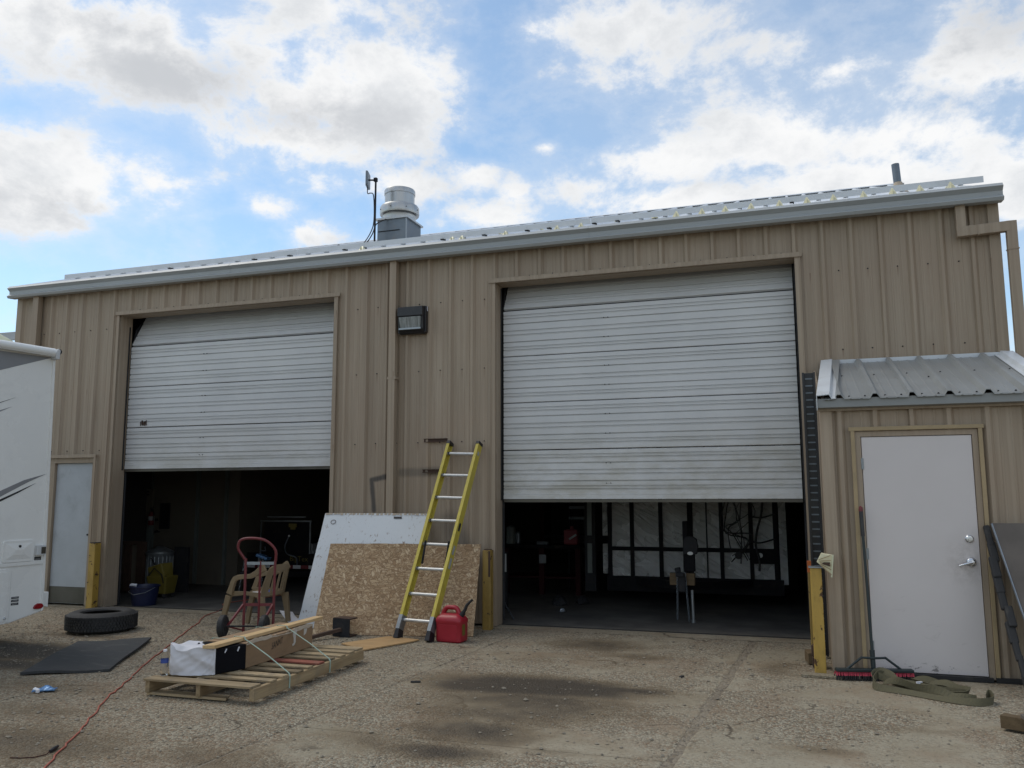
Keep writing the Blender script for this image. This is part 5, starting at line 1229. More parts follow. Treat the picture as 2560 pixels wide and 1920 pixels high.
# ---- steel sheets and planks at the right edge
SP = thing('steel_plate', (5.6,-2.0,0), 'grey-brown steel plate leaning on the porch at the right edge', 'plate')
mb = MB(); mb.hexa([(5.365,-2.30,.01),(6.40,-2.30,.01),(6.40,-2.288,.01),(5.365,-2.288,.01),(5.150,-1.732,1.345),(6.30,-1.732,1.345),(6.30,-1.720,1.345),(5.150,-1.720,1.345)]); mb.build('sheet', M['plate_face'], SP)
mb = MB(); mb.bar((5.155,-1.735,1.34), (5.368,-2.312,.01), .010, .014); mb.build('bright_edge', M['galv'], SP)
RB = thing('scrap_stack', (5.5,-1.95,0), 'stack of ragged black rubber strips leaning behind the steel plate', 'scrap'); random.seed(17)
for i in range(10):
    t0 = i/10; A_ = Vector((5.230,-2.235,.02)); C_ = Vector((5.120,-1.66,1.27))
    p0 = A_.lerp(C_, t0); p1 = A_.lerp(C_, t0+.135+rnd(-.02,.01)); o_ = Vector((rnd(-.010,.014), rnd(-.01,.02), 0))
    mb = MB(); mb.bar(p0+o_, p1+o_, .052+rnd(-.012,.016), .05, (0,-1,.4)); mb.build('strip', M['black'], RB, bevel=.012)
mb = MB(); mb.box((4.925,-3.25,.060),(.19,.085,.085), Matrix.Rotation(R(-28),3,'Z')); tag(mb.build('timber_offcut', M['block'], bevel=.003), 'pale timber offcut under the dark plank at the right edge', 'block')
mb = MB(); mb.hexa([(4.935,-3.29,.105),(5.35,-3.14,.105),(5.40,-4.55,.105),(4.99,-4.45,.105),(4.935,-3.29,.130),(5.35,-3.14,.130),(5.40,-4.55,.130),(4.99,-4.45,.130)]); tag(mb.build('dark_plank', M['plate_face'], bevel=.003), 'dark flat plank lying on timber blocks at the right edge', 'plank')
mb = MB(); mb.box((5.03,-4.05,.052),(.16,.09,.10), Matrix.Rotation(R(-20),3,'Z')); tag(mb.build('timber_offcut', M['block'], bevel=.003), 'second timber offcut, nearer the lower right corner', 'block')

# ---- wall light
WL = thing('wall_light', (-1.08,0,3.88), 'black wall pack light with ribbed glass lens beside the middle downspout', 'wall light')
mb = MB(); mb.prism([(0,3.690),(-.055,3.690),(-.115,3.735),(-.135,3.905),(-.150,3.915),(-.150,4.035),(-.01,4.060),(0,4.060)], lambda y, z: (-1.262, y-.034, z), lambda y, z: (-.905, y-.034, z)); mb.build('housing', M['black_gloss'], WL, bevel=.006)
mb = MB(); mb.span((-1.285,-.110,3.70), (-.888,-.034,4.05)); mb.build('back_box', M['black_gloss'], WL, bevel=.006)
mb = MB(); mb.hexa([(-1.225,-.158,3.755),(-.945,-.158,3.755),(-.945,-.142,3.755),(-1.225,-.142,3.755),(-1.240,-.184,3.900),(-.930,-.184,3.900),(-.930,-.165,3.900),(-1.240,-.165,3.900)]); ln = mb.build('lens', M['lamp_lens'], WL)
for i in range(11):
    x = -1.215+i*.026; mb = MB(); mb.bar((x,-.159,3.765), (x,-.186,3.895), .010, .006, (0,-1,0)); mb.build('prism_rib', M['lamp_lens'], ln)
mb = MB(); mb.span((-1.23,-.150,3.760), (-.94,-.145,3.895)); mb.build('reflector', M['white_plastic'], WL)
mb = MB(); mb.span((-1.24,-.180,3.735),(-.93,-.150,3.757)); mb.build('lens_frame', M['galv'], WL)
mb = MB(); mb.span((-.886,-.075,3.985),(-.883,-.055,4.045)); mb.build('sticker', M['paper'], WL)

# ------------------------------------------------------------------ on the roof
F_ = thing('roof_exhaust_fan', (-2.36,2.07,ZR(2.07)), 'grey metal exhaust fan on a square duct curb on the roof', 'exhaust fan')
mb = MB(); mb.hexa([(-2.615,1.80,5.40),(-2.105,1.80,5.40),(-2.105,2.35,5.58),(-2.615,2.35,5.58),(-2.615,1.80,5.985),(-2.105,1.80,5.985),(-2.105,2.35,5.985),(-2.615,2.35,5.985)]); cb = mb.build('duct_curb', M['galv_dark'], F_)
for z in (5.79,):
    mb = MB(); mb.span((-2.60,1.792,z),(-2.22,1.7985,z+.014)); mb.build('seam_bar', M['dark'], cb)
mb = MB(); mb.span((-2.112,1.790,5.45),(-2.098,1.812,5.985)); mb.build('corner_seam', M['galv'], cb)
mb = MB(); mb.span((-2.645,1.77,5.986),(-2.075,2.38,6.015)); mb.build('curb_cap', M['alum'], F_)
fcn = Vector((-2.36,2.075,0))
mb = MB(); mb.lathe([(.27,6.016),(.262,6.06),(.275,6.10),(.245,6.17)], fcn, 36); mb.build('inlet_cone', M['alum'], F_, smooth=True)
mb = MB(); mb.lathe([(.262,6.135),(.315,6.125),(.322,6.150),(.318,6.245),(.300,6.275),(.250,6.290),(.240,6.285),(.295,6.240),(.298,6.150)], fcn, 40, None, True); mb.build('shroud_ring', M['alum'], F_, smooth=True)
mb = MB(); mb.lathe([(.242,6.22),(.242,6.470)], fcn, 40); mb.build('motor_hood', M['alum'], F_, smooth=True)
mb = MB(); mb.lathe([(.243,6.466),(.253,6.468),(.253,6.532),(.244,6.550),(.10,6.562),(.001,6.564)], fcn, 40); mb.build('hood_cap', M['alum'], F_, smooth=True)
for a in range(0, 360, 45):
    p = fcn+Vector((math.cos(R(a))*.322, math.sin(R(a))*.322, 6.19)); q = fcn+Vector((math.cos(R(a))*.330, math.sin(R(a))*.330, 6.19))
    mb = MB(); mb.cyl(p, q, .008, n=6); mb.build('bolt', M['dark'], F_)
A_ = thing('antenna', (-2.505,1.5,ZR(1.5)), 'flat panel antenna on a thin pole beside the exhaust fan', 'antenna')
mb = MB(); mb.cyl((-2.505,1.5,5.38),(-2.502,1.5,6.575), .016, n=10); mb.build('pole', M['dark'], A_)
mb = MB(); mb.prism([(-.105,-.125),(.105,-.125),(.115,-.10),(.115,.10),(.105,.125),(-.105,.125),(-.115,.10),(-.115,-.10)], lambda a, c: (-2.640-a*.30, 1.46+a*.95, 6.545+c), lambda a, c: (-2.605-a*.30, 1.47+a*.95, 6.545+c*.94)); mb.build('panel', M['galv_dark'], A_, bevel=.004)
mb = MB(); mb.tube([(-2.615,1.46,6.545),(-2.56,1.48,6.545),(-2.475,1.505,6.545)], .014, 8); mb.box((-2.505,1.5,6.55),(.05,.05,.06)); mb.build('clamp', M['dark'], A_)
mb = MB(); mb.tube(smooth_path([(-2.620,1.45,6.42),(-2.615,1.45,6.32),(-2.575,1.47,6.33),(-2.53,1.49,6.28),(-2.522,1.5,5.9),(-2.56,1.48,5.70),(-2.68,1.44,5.50),(-2.85,1.40,5.42),(-2.98,1.36,5.42),(-3.05,1.35,5.50),(-3.12,1.34,5.42)], 4), .008, 6); mb.build('cable', M['black'], A_)
mb = MB(); mb.tube(smooth_path([(-2.45,1.78,5.99),(-2.53,1.60,5.86),(-2.56,1.53,5.68),(-2.64,1.50,5.54),(-2.74,1.48,5.46)], 4), .009, 6); tag(mb.build('fan_conduit', M['black']), 'black cable looping down from the exhaust fan to the roof', 'cable')
VP = thing('vent_pipe', (4.93,1.0,ZR(1.0)), 'short grey vent pipe standing up from the right end of the roof', 'vent pipe')
mb = MB(); mb.cyl((4.955,1.0,5.20),(4.932,1.0,5.64), .046, n=16); mb.build('pipe', M['galv_dark'], VP, smooth=True)
mb = MB(); mb.lathe([(.13,5.245),(.10,5.285),(.06,5.345),(.050,5.40)], (4.950,1.0,0), 20); mb.build('boot', M['card_pale'], VP, smooth=True)

# neighbouring grey metal building, only its roof edge shows at the left
pb = at(0, 833, 18.0)
NB = thing('neighbour_building', (pb.x-3, 22, 0), 'distant grey metal building whose ribbed roof shows above the motorhome', 'building')
mb = MB(); mb.span((pb.x-9,18.2,0),(pb.x+6,27,pb.z-.6)); mb.build('wall', M['galv'], NB)
for i in range(9):
    y0 = 18+i*.5; z0 = pb.z-.35+i*.17
    mb = MB(); mb.hexa([(pb.x-9.3,y0,z0-.03),(pb.x+6.3,y0,z0-.03),(pb.x+6.3,y0+.5,z0+.12),(pb.x-9.3,y0+.5,z0+.12),(pb.x-9.3,y0,z0+.03),(pb.x+6.3,y0,z0+.03),(pb.x+6.3,y0+.5,z0+.17),(pb.x-9.3,y0+.5,z0+.17)]); mb.build('roof_course', M['vest_roof'], NB)

# ------------------------------------------------------------------ inside the left bay
def r2(x, y, Y): return at(x*640/2212, 1100+y*640/2212, Y)
def r3(x, y, Y): return at(300+x*640/2212, 1100+y*640/2212, Y)
def r7(x, y, Y): return at(1200+x*840/2212, 1200+y*840/2212, Y)
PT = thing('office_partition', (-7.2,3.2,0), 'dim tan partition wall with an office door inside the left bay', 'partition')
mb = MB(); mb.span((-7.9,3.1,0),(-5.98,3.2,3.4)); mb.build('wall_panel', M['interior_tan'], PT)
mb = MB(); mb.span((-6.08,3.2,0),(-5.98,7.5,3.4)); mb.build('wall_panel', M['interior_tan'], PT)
a, c = r2(1310, 400, 3.09), r2(1670, 1235, 3.09)
mb = MB(); mb.span((a.x,3.055,.01),(c.x,3.098,2.1)); od = mb.build('office_door', M['interior_tan'], PT)
a, c = r2(1390, 545, 3.05), r2(1462, 768, 3.05)
mb = MB(); mb.span((a.x,3.035,c.z),(c.x,3.054,a.z)); mb.build('window', M['black_gloss'], od)
p = r2(1360, 790, 3.05); mb = MB(); mb.cyl((p.x,3.055,p.z),(p.x,2.99,p.z), .022, n=10); mb.bar((p.x,3.0,p.z),(p.x+.10,3.0,p.z-.005), .016, .016); mb.build('lever', M['dark'], od)
p = r2(1355, 690, 3.05); mb = MB(); mb.cyl((p.x,3.055,p.z),(p.x,3.02,p.z), .025, n=10); mb.build('deadbolt', M['dark'], od)
for px_ in (1300, 1690, 1940):
    p = r2(px_, 800, 3.05); mb = MB(); mb.span((p.x-.025,3.04,.01),(p.x+.025,3.098,2.25)); mb.build('door_casing', M['liner'], PT)
a, c = r2(1020, 690, 2.9), r2(1290, 1000, 2.9)
mb = MB()
for i in range(6):
    x = a.x+i*(c.x-a.x)/6; mb.span((x,2.955,.0),(x+.045,2.99,a.z)); mb.span((x+.045,2.972,.0),(x+(c.x-a.x)/6,2.99,a.z))
mb.build('ribbed_wainscot', M['liner'], PT)
a, c = r2(1145, 425, 2.9), r2(1300, 690, 2.9)
mb = MB(); mb.span((a.x,2.93,c.z),(c.x,2.97,a.z)); nb = mb.build('notice_board', M['interior_tan'], None); tag(nb, 'pale notice board with blurred lines of print on the partition', 'notice board')
for yy in (440, 465):
    a, c = r2(1165, yy, 2.9), r2(1280, yy+14, 2.9); mb = MB(); mb.span((a.x,2.922,c.z),(c.x,2.929,a.z)); mb.build('print_line', M['dark'], nb)
X_ = thing('fire_extinguisher', tuple(r2(1303, 700, 2.85)), 'red fire extinguisher hung beside the office door', 'extinguisher')
p = r2(1303, 735, 2.85); mb = MB(); mb.lathe([(.045,0),(.052,.01),(.052,.20),(.03,.235),(.018,.25)], p, 14); mb.build('cylinder', M['dolly_red'], X_, smooth=True)
mb = MB(); mb.lathe([(.0535,.085),(.0535,.16)], p, 14); mb.f = mb.f[:14]; mb.build('label_band', M['grime_white'], X_)
mb = MB(); mb.cyl(p+Vector((0,0,.25)), p+Vector((0,0,.30)), .014, n=8); mb.bar(p+Vector((-.03,-.01,.30)), p+Vector((.06,-.01,.32)), .014, .012); mb.tube([p+Vector((.02,0,.29)), p+Vector((.075,-.02,.22)), p+Vector((.06,-.02,.08))], .008, 6); mb.build('valve', M['dark'], X_)
# buckets
BK = thing('blue_bucket', (-5.62,.42,0), 'dark blue plastic bucket just inside the left opening', 'bucket')
c_ = Vector((-5.62,.42,0)); mb = MB(); mb.lathe([(.165,.002),(.170,.02),(.200,.26),(.215,.265),(.215,.285),(.200,.287),(.192,.27),(.160,.03),(.001,.028)], c_, 28); mb.build('tub', M['blue'], BK, smooth=True)
mb = MB(); mb.tube([c_+Vector((-.21,0,.27)), c_+Vector((-.15,-.16,.20)), c_+Vector((0,-.225,.17)), c_+Vector((.15,-.16,.20)), c_+Vector((.21,0,.27))], .004, 6); mb.build('bail', M['galv'], BK)
mb = MB(); mb.box(c_+Vector((-.12,-.10,.295)),(.11,.05,.03), Matrix.Rotation(R(20),3,'X')); mb.box(c_+Vector((-.07,-.11,.28)),(.03,.02,.06)); tag(mb.build('white_rag', M['paper'], bevel=.01), 'white rag hanging over the blue bucket rim', 'rag')
MK = thing('mop_bucket', (-6.02,1.25,0), 'yellow mop bucket with wringer behind the blue bucket', 'mop bucket')
c_ = Vector((-6.02,1.25,0)); mb = MB(); mb.hexa([c_+Vector(q)*.78 for q in ((-.20,-.15,.08),(.20,-.15,.08),(.20,.15,.08),(-.20,.15,.08),(-.25,-.19,.44),(.25,-.19,.44),(.25,.19,.44),(-.25,.19,.44))]); mb.build('tub', M['yellow'], MK, bevel=.02)
mb = MB(); mb.hexa([c_+Vector(q)*.78 for q in ((-.19,-.16,.42),(.19,-.16,.42),(.19,.10,.42),(-.19,.10,.42),(-.23,-.19,.60),(.10,-.19,.70),(.16,.10,.70),(-.20,.10,.62))]); mb.build('wringer', M['yellow'], MK, bevel=.015)
mb = MB(); mb.tube([c_+Vector((-.13,-.16,.35)), c_+Vector((-.02,-.17,.47)), c_+Vector((.12,-.16,.37)), c_+Vector((.15,-.15,.24))], .008, 6); mb.tube([c_+Vector((-.16,.0,.51)), c_+Vector((-.28,.05,.60))], .012, 6); mb.build('handle', M['dark'], MK)
for dx in (-.13, .13):
    for dy in (-.09, .09):
        mb = MB(); mb.cyl(c_+Vector((dx-.012,dy,.04)), c_+Vector((dx+.012,dy,.04)), .04, n=12); mb.build('castor', M['black'], MK)
GC = thing('galvanised_can', (-6.55,1.80,0), 'galvanised ribbed bin standing by the office door', 'bin')
c_ = Vector((-6.52,1.75,0)); mb = MB(); mb.lathe([(.19,0),(.20,.02),(.205,.10),(.198,.12),(.205,.14),(.21,.62),(.225,.64),(.225,.67),(.20,.69),(.05,.76),(.001,.765)], c_, 26); mb.build('bin', M['galv'], GC, smooth=True)
for k in range(20):
    a = R(k*18); p = c_+Vector((math.cos(a)*.205, math.sin(a)*.205, .16)); mb = MB(); mb.cyl(p, p+Vector((0,0,.44)), .008, n=6); mb.build('flute', M['galv'], GC)
mb = MB(); mb.span((-6.40,1.95,0),(-6.12,2.0,.74)); tag(mb.build('propped_board', M['dark']), 'dark flat panel propped behind the galvanised bin', 'panel')
CR = thing('wooden_frame', tuple(r2(1150, 1080, 1.6)), 'dark wooden frame with pale boards behind the mop bucket', 'frame')
for x0_, x1_, m_ in ((1030,1080,'interior_tan'),(1130,1195,'interior_tan'),(1080,1130,'rust'),(1195,1240,'rust')):
    a, c = r2(x0_, 880, 1.6), r2(x1_, 1085, 1.6); mb = MB(); mb.span((a.x,1.58 if m_ == 'rust' else 1.62,.02),(c.x,1.66,a.z)); mb.build('board' if m_ != 'rust' else 'upright', M[m_], CR)
a, c = r2(1060, 870, 1.6), r2(1245, 905, 1.6); mb = MB(); mb.span((a.x,1.56,c.z),(c.x,1.59,a.z)); mb.build('top_rail', M['rust'], CR)
a, c = r2(1712, 1095, 4.0), r2(1905, 1240, 4.0)
TB = thing('dark_cooler', ((a.x+c.x)/2,4.0,0), 'dark maroon cooler box on the shop floor deep in the left bay', 'cooler')
mb = MB(); mb.span((a.x,3.8,.01),(c.x,4.2,a.z-.05)); mb.build('box', M['shelf_red'], TB, bevel=.02)
mb = MB(); mb.span((a.x-.01,3.79,a.z-.049),(c.x+.01,4.21,a.z)); mb.build('lid', M['dark'], TB, bevel=.015)
p = r2(1815, 1190, 3.7); mb = MB(); mb.lathe([(.02,-.13),(.11,-.12),(.13,-.02),(.10,.09),(.05,.13),(.001,.14)], (p.x,3.66,.135), 10); tag(mb.build('white_bag', M['white_plastic']), 'crumpled white plastic bag before the dark cooler', 'bag')

# black utility trailer in the left bay
LT = thing('utility_trailer', (-4.75,4.2,0), 'black flatbed trailer with red and white tape in the left bay', 'trailer')
YT = 3.0; xl, xr = -5.72, -3.70
mb = MB(); mb.span((xl,YT,.400),(xr,YT+.06,.590)); rail = mb.build('front_rail', M['dark_paint'], LT)
k = 0; x = xl+.03
while x < xr-.03:
    x2 = min(x+.155, xr-.03); mb = MB(); mb.span((x,YT-.004,.335),(x2-.002,YT-.0005,.395)); mb.build('reflective_tape', M['dolly_red'] if k % 2 else M['white_plastic'], rail); x = x2; k += 1
mb = MB(); mb.span((xl,YT,.330),(xr,YT+.06,.3995)); mb.build('tape_rail', M['dark_paint'], LT)
tx = r3(1465, 1062, YT)
tm = text_mesh('BigTex', .125, lambda a, c: (tx.x+a*1.05, YT-.003, .462+c)); tm.build('lettering', M['yellow'], rail)
mb = MB(); mb.span((xl+.05,YT+.06,.46),(xr-.05,YT+4.6,.52)); mb.build('deck', M['dark_paint'], LT)
hb = thing('x', (0,0,0), '', ''); bpy.data.objects.remove(hb)
a, c = r3(1215, 705, YT), r3(1640, 700, YT)
for p, q in (((a.x,YT+.03,.58),(a.x,YT+.03,1.15)), ((c.x,YT+.03,.58),(c.x,YT+.03,1.15)), ((a.x-.02,YT+.03,1.15),(c.x+.02,YT+.03,1.15)), ((a.x+.10,YT+.06,1.22),(c.x-.12,YT+.06,1.22))):
    mb = MB(); mb.bar(p, q, .022, .022, (0,1,0)); mb.build('headboard_tube', M['galv'], LT)
mb = MB(); mb.span((a.x+.03,YT+.07,.58),(c.x-.03,YT+.09,1.13)); mb.build('headboard', M['dark_paint'], LT)
cpl = Vector((-4.78,1.75,.33))
for xx in (-5.45, -4.15):
    mb = MB(); mb.bar((xx,YT+.02,.27), cpl, .06, .09); mb.build('tongue_bar', M['dark_paint'], LT)
mb = MB(); mb.box(cpl+Vector((0,-.06,.03)),(.09,.22,.08)); mb.build('coupler', M['dark'], LT, bevel=.015)
mb = MB(); mb.cyl(cpl+Vector((.0,.30,-.30)), cpl+Vector((.0,.30,.32)), .032, n=10); mb.tube([cpl+Vector((0,.30,.32)), cpl+Vector((.0,.30,.37)), cpl+Vector((.12,.28,.37)), cpl+Vector((.12,.26,.44))], .010, 6); mb.build('jack', M['galv_dark'], LT)
for xx in (xl-.12, xr+.12):
    for yy in (5.6, 6.45):
        mb = MB(); mb.lathe([(.20,-.10),(.34,-.11),(.37,-.05),(.37,.05),(.34,.11),(.20,.10)], (xx,yy,.37), 24, Matrix.Rotation(R(90),3,'Y')); mb.build('wheel', M['black'], LT, smooth=True)
def chain(p, q, sag, n, parent, m, name='chain_link', r=.020):
    p, q = Vector(p), Vector(q)
    for i in range(n):
        t_ = (i+.5)/n; c_ = p.lerp(q, t_)-Vector((0,0,sag*4*t_*(1-t_))); t2 = t_+.5/n; d_ = (p.lerp(q, min(1,t2))-Vector((0,0,sag*4*t2*(1-t2)))-c_).normalized()
        s_ = d_.orthogonal().normalized(); s2 = d_.cross(s_); s_ = s_ if i % 2 else s2
        L = (q-p).length/n*.72
        P = [c_+d_*(L*math.cos(a))+s_*(r*.55*math.sin(a)) for a in [k_*math.pi/4 for k_ in range(8)]]
        mb = MB(); mb.tube(P, r*.22, 5, True); mb.build(name, m, parent)
chain((-4.95,1.9,.60), (-5.02,1.85,.06), 0, 12, LT, M['galv'])
chain((-4.62,1.9,.60), (-4.60,1.85,.10), 0, 11, LT, M['galv'])
mb = MB(); mb.tube(smooth_path([r3(1460,830,YT-.1), r3(1425,920,YT-.15), r3(1445,985,YT-.2), r3(1520,1015,YT-.2), r3(1530,1080,YT-.15)], 4), .010, 6); mb.build('wiring_lead', M['galv_dark'], LT)
p = r3(1460, 828, YT-.1); mb = MB(); mb.lathe([(.001,-.02),(.018,-.012),(.018,.014),(.001,.02)], p, 10); mb.build('lead_plug', M['chrome'], LT)
a, c = r3(1452, 722, YT-.02), r3(1520, 775, YT-.02); mb = MB(); mb.span((a.x,YT+.0,c.z+.04),(c.x,YT+.012,a.z)); mb.span((a.x+.04,YT-.004,c.z),(c.x-.02,YT-.001,c.z+.06)); tag(mb.build('yellow_tag', M['yellow']), 'faded yellow paper tag hanging on the trailer headboard', 'tag')
for n_, (x0_, x1_, y0_, y1_, lb) in enumerate(((1575,1625,950,990,'small pale carton on the black trailer deck, left one'),(1638,1690,950,990,'small pale carton on the black trailer deck, right one'),(1630,1685,918,948,'small pale carton stacked on top of two others'))):
    a, c = r3(x0_, y0_, YT+.2), r3(x1_, y1_, YT+.2); z0 = .5205 if n_ < 2 else .641
    mb = MB(); mb.span((a.x,YT+.12,z0),(c.x,YT+.30,z0+.118)); tag(mb.build('carton', M['grime_white'], bevel=.004), lb, 'carton', 'small cartons on the trailer deck')
mb = MB(); mb.box(r3(1240, 1010, 2.0),(.22,.14,.05), Matrix.Rotation(R(18),3,'Y')); tag(mb.build('jacket', M['blue_bag'], bevel=.015), 'pale blue bundle lying on the black trailer tongue', 'bundle')

# ------------------------------------------------------------------ inside the right bay: trailer with a foil-lined front frame
FT_ = thing('foil_trailer', (2.1,3.2,0), 'black steel trailer whose front frame is lined with silver bubble foil', 'trailer')
YF = 2.5
fx0, fx1 = r7(855,400,YF).x, r7(1945,400,YF).x
zlo, zmid, zhi = r7(1000,640,YF).z, r7(1000,452,YF).z, 2.35
xs = [r7(q,400,YF).x for q in (855,1000,1190,1385,1590,1785,1945)]
for i in range(6):
    for z0, z1 in ((zlo, zmid), (zmid, zhi)):
        rows = []
        for a_i in range(9):
            rows.append([(xs[i]+(xs[i+1]-xs[i])*b_i/6, YF+.048+.030*noise.noise(Vector((xs[i]*2.1+b_i*.16, z0*3+a_i*.28, 1.3)))+.012*noise.noise(Vector((xs[i]*5+b_i*.7, a_i*.9, 7.1))), z0+(z1-z0)*a_i/8) for b_i in range(7)])
        mb = MB(); mb.sheet(rows, (0,.004,0)); mb.build('foil_panel', M['foil'], FT_, smooth=True)
for i, x in enumerate(xs):
    w_ = .055 if i != 3 else .075; mb = MB(); mb.span((x-w_/2,YF,.30),(x+w_/2,YF+.04,zhi)); mb.build('frame_upright', M['dark_paint'], FT_)
mb = MB(); mb.span((fx0,YF-.004,zmid-.028),(fx1,YF+.036,zmid+.028)); mb.build('frame_rail', M['dark_paint'], FT_)
mb = MB(); mb.span((fx0-.05,YF-.006,.20),(fx1+.09,YF+.05,zlo+.015)); mb.build('bottom_rail', M['dark_paint'], FT_)
x = r7(1490,300,YF).x; mb = MB(); mb.span((x-.010,YF+.01,zlo),(x+.010,YF+.03,zhi)); mb.build('conduit', M['dark'], FT_)
# side corner post wrapped in the same foil
a, c = r7(1955, 300, YF), r7(2015, 300, YF); mb = MB(); mb.span((a.x+.02,YF+.03,zlo-.05),(c.x,YF+.06,zhi)); mb.build('foil_panel', M['foil'], FT_)
for x0_, x1_, Y_ in ((806,838,2.75),(705,735,2.75)):
    a, c = r7(x0_, 300, Y_), r7(x1_, 300, Y_)
    mb = MB(); mb.span((a.x,Y_,.42),(c.x,Y_+.02,.86)); mb.build('foil_strip', M['foil'] if x0_ > 750 else M['liner'], FT_)
    mb = MB(); mb.span((a.x,Y_,.98),(c.x,Y_+.02,2.2)); mb.build('foil_strip', M['foil'] if x0_ > 750 else M['liner'], FT_)
a, c = r7(690, 300, 2.8), r7(760, 300, 2.8); mb = MB(); mb.span((a.x,2.78,.15),(c.x,2.85,2.3)); mb.build('side_post', M['dark'], FT_)
mb = MB(); mb.span((fx0-.05,YF+.06,.30),(fx1+.05,YF+4.5,.40)); mb.build('floor_deck', M['dark_paint'], FT_)
for xx in (fx0-.02, fx1+.02):
    mb = MB(); mb.span((xx-.02,YF+.06,.40),(xx+.02,YF+4.4,2.35)); mb.build('side_wall', M['dark_paint'], FT_)
    mb = MB(); mb.lathe([(.20,-.10),(.33,-.11),(.36,-.05),(.36,.05),(.33,.11),(.20,.10)], (xx+(.16 if xx > 2 else -.16),YF+2.6,.36), 24, Matrix.Rotation(R(90),3,'Y')); mb.build('wheel', M['black'], FT_, smooth=True)
cp_ = Vector((2.215,1.02,.44))
for xx in (1.35, 2.95):
    mb = MB(); mb.bar((xx,YF,.36), cp_+Vector((0,.06,0)), .055, .10); mb.build('tongue_bar', M['dark_paint'], FT_)
mb = MB(); mb.box(cp_+Vector((-.03,-.02,.05)),(.085,.20,.20)); mb.box(cp_+Vector((-.05,-.10,.16)),(.10,.10,.055)); mb.hexa([cp_+Vector(q) for q in ((-.11,-.06,.16),(-.05,-.06,.16),(-.05,.02,.16),(-.11,.02,.16),(-.13,-.06,.23),(-.06,-.06,.245),(-.06,.02,.245),(-.13,.02,.23))]); mb.build('coupler', M['dark'], FT_, bevel=.01)
a, c = r7(1332, 270, 1.15), r7(1420, 600, 1.15)
mb = MB(); mb.span((a.x,1.12,.42),(a.x+.062,1.18,a.z)); mb.span((a.x+.03,1.08,c.z),(c.x,1.16,c.z+.33)); mb.build('jack_post', M['dark_paint'], FT_, bevel=.006)
p = r7(1385, 440, 1.1); mb = MB(); mb.prism([(-.085,-.09),(.085,-.09),(.10,.0),(.085,.10),(.03,.135),(-.05,.135),(-.085,.08)], lambda u, z: (p.x+u, 1.04, p.z+z), lambda u, z: (p.x+u, 1.12, p.z+z)); wn = mb.build('winch', M['dark'], FT_, bevel=.012)
q = r7(1384, 483, 1.03); mb = MB(); mb.lathe([(.001,.0),(.036,.004),(.036,.012),(.001,.014)], (q.x,1.03,q.z), 14, Matrix.Rotation(R(90),3,'X') @ Matrix.Diagonal((1,.6,1))); mb.build('winch_hub', M['white_plastic'], wn)
a, c = r7(1248, 612, .97), r7(1415, 695, .97)
mb = MB(); mb.span((a.x,.96,c.z),(c.x,1.06,a.z)); tag(mb.build('wood_block', M['block'], bevel=.004), 'fir timber block clamped under the foil trailer coupler', 'block')
p = r7(1300, 640, .93); chain((p.x,.93,p.z), (p.x-.012,.93,.055), 0, 15, FT_, M['galv_dark'], 'chain_link', .019)
p = r7(1352, 640, .93); chain((p.x,.93,p.z), (p.x+.035,.94,.03), 0, 16, FT_, M['galv_dark'], 'chain_link', .019)
for px_ in (1300, 1345):
    p = r7(px_, 625, .935); mb = MB(); mb.tube([p+Vector((.018*math.cos(k*math.pi/6),0,.03*math.sin(k*math.pi/6))) for k in range(12)], .007, 6, True); mb.build('shackle', M['galv'], FT_)
p = r7(1330, 655, .93); mb = MB(); mb.tube([p+Vector((-.035,0,-.015)), p+Vector((.02,0,.022)), p+Vector((.03,0,0)), p+Vector((.0,0,-.025)), p+Vector((-.035,0,-.015))], .004, 6); mb.build('safety_pin', M['chrome'], FT_)
mb = MB(); mb.cyl((2.300,1.05,.012),(2.292,1.05,.40), .020, n=12); mb.cyl((2.300,1.05,.0),(2.300,1.05,.035), .030, n=12); mb.build('jack_foot', M['galv'], FT_)
# tangle of loose wiring hanging over the foil
random.seed(44); wr = MB()
for i in range(8):
    x0_ = rnd(1600, 1780); p = [r7(x0_, 140, YF-.06), r7(x0_+rnd(-40,60), 240+rnd(-40,40), YF-.07), r7(1700+rnd(-90,90), 320+rnd(-30,60), YF-.08), r7(1690+rnd(-60,110), 400+rnd(-40,40), YF-.07), r7(1740+rnd(-90,60), 560+rnd(-120,20), YF-.06)]
    wr.tube(smooth_path(p, 4), rnd(.005,.010), 5)
wr.tube(smooth_path([r7(1858,140,YF-.05), r7(1850,230,YF-.06), r7(1825,330,YF-.06), r7(1815,430,YF-.06), r7(1840,520,YF-.05), r7(1840,600,YF-.05)], 4), .016, 6)
for yy in (240, 405): wr.tube(smooth_path([r7(1790,yy,YF-.04), r7(1850,yy+8,YF-.05), r7(1945,yy-18,YF-.04)], 4), .011, 5)
tag(wr.build('loose_wiring', M['black']), 'tangle of loose dark wires hanging over the foil panels', 'wiring')
a, c = r7(1795, 465, YF-.05), r7(1945, 555, YF-.05); mb = MB(); mb.span((a.x,YF-.03,c.z),(c.x,YF-.008,a.z)); jb = mb.build('junction_plate', M['dark_paint'], FT_)
p = r7(1845, 497, YF-.05); mb = MB(); mb.lathe([(.001,0),(.034,.002),(.034,.006),(.001,.007)], (p.x,YF-.031,p.z), 14, Matrix.Rotation(R(90),3,'X')); mb.build('round_sticker', M['white_plastic'], jb)
p = r7(1703, 497, YF-.05); mb = MB(); mb.lathe([(.001,-.02),(.05,-.015),(.05,.03),(.001,.035)], (p.x,YF-.05,p.z), 14, Matrix.Rotation(R(90),3,'X')); mb.build('round_lamp', M['black'], FT_)

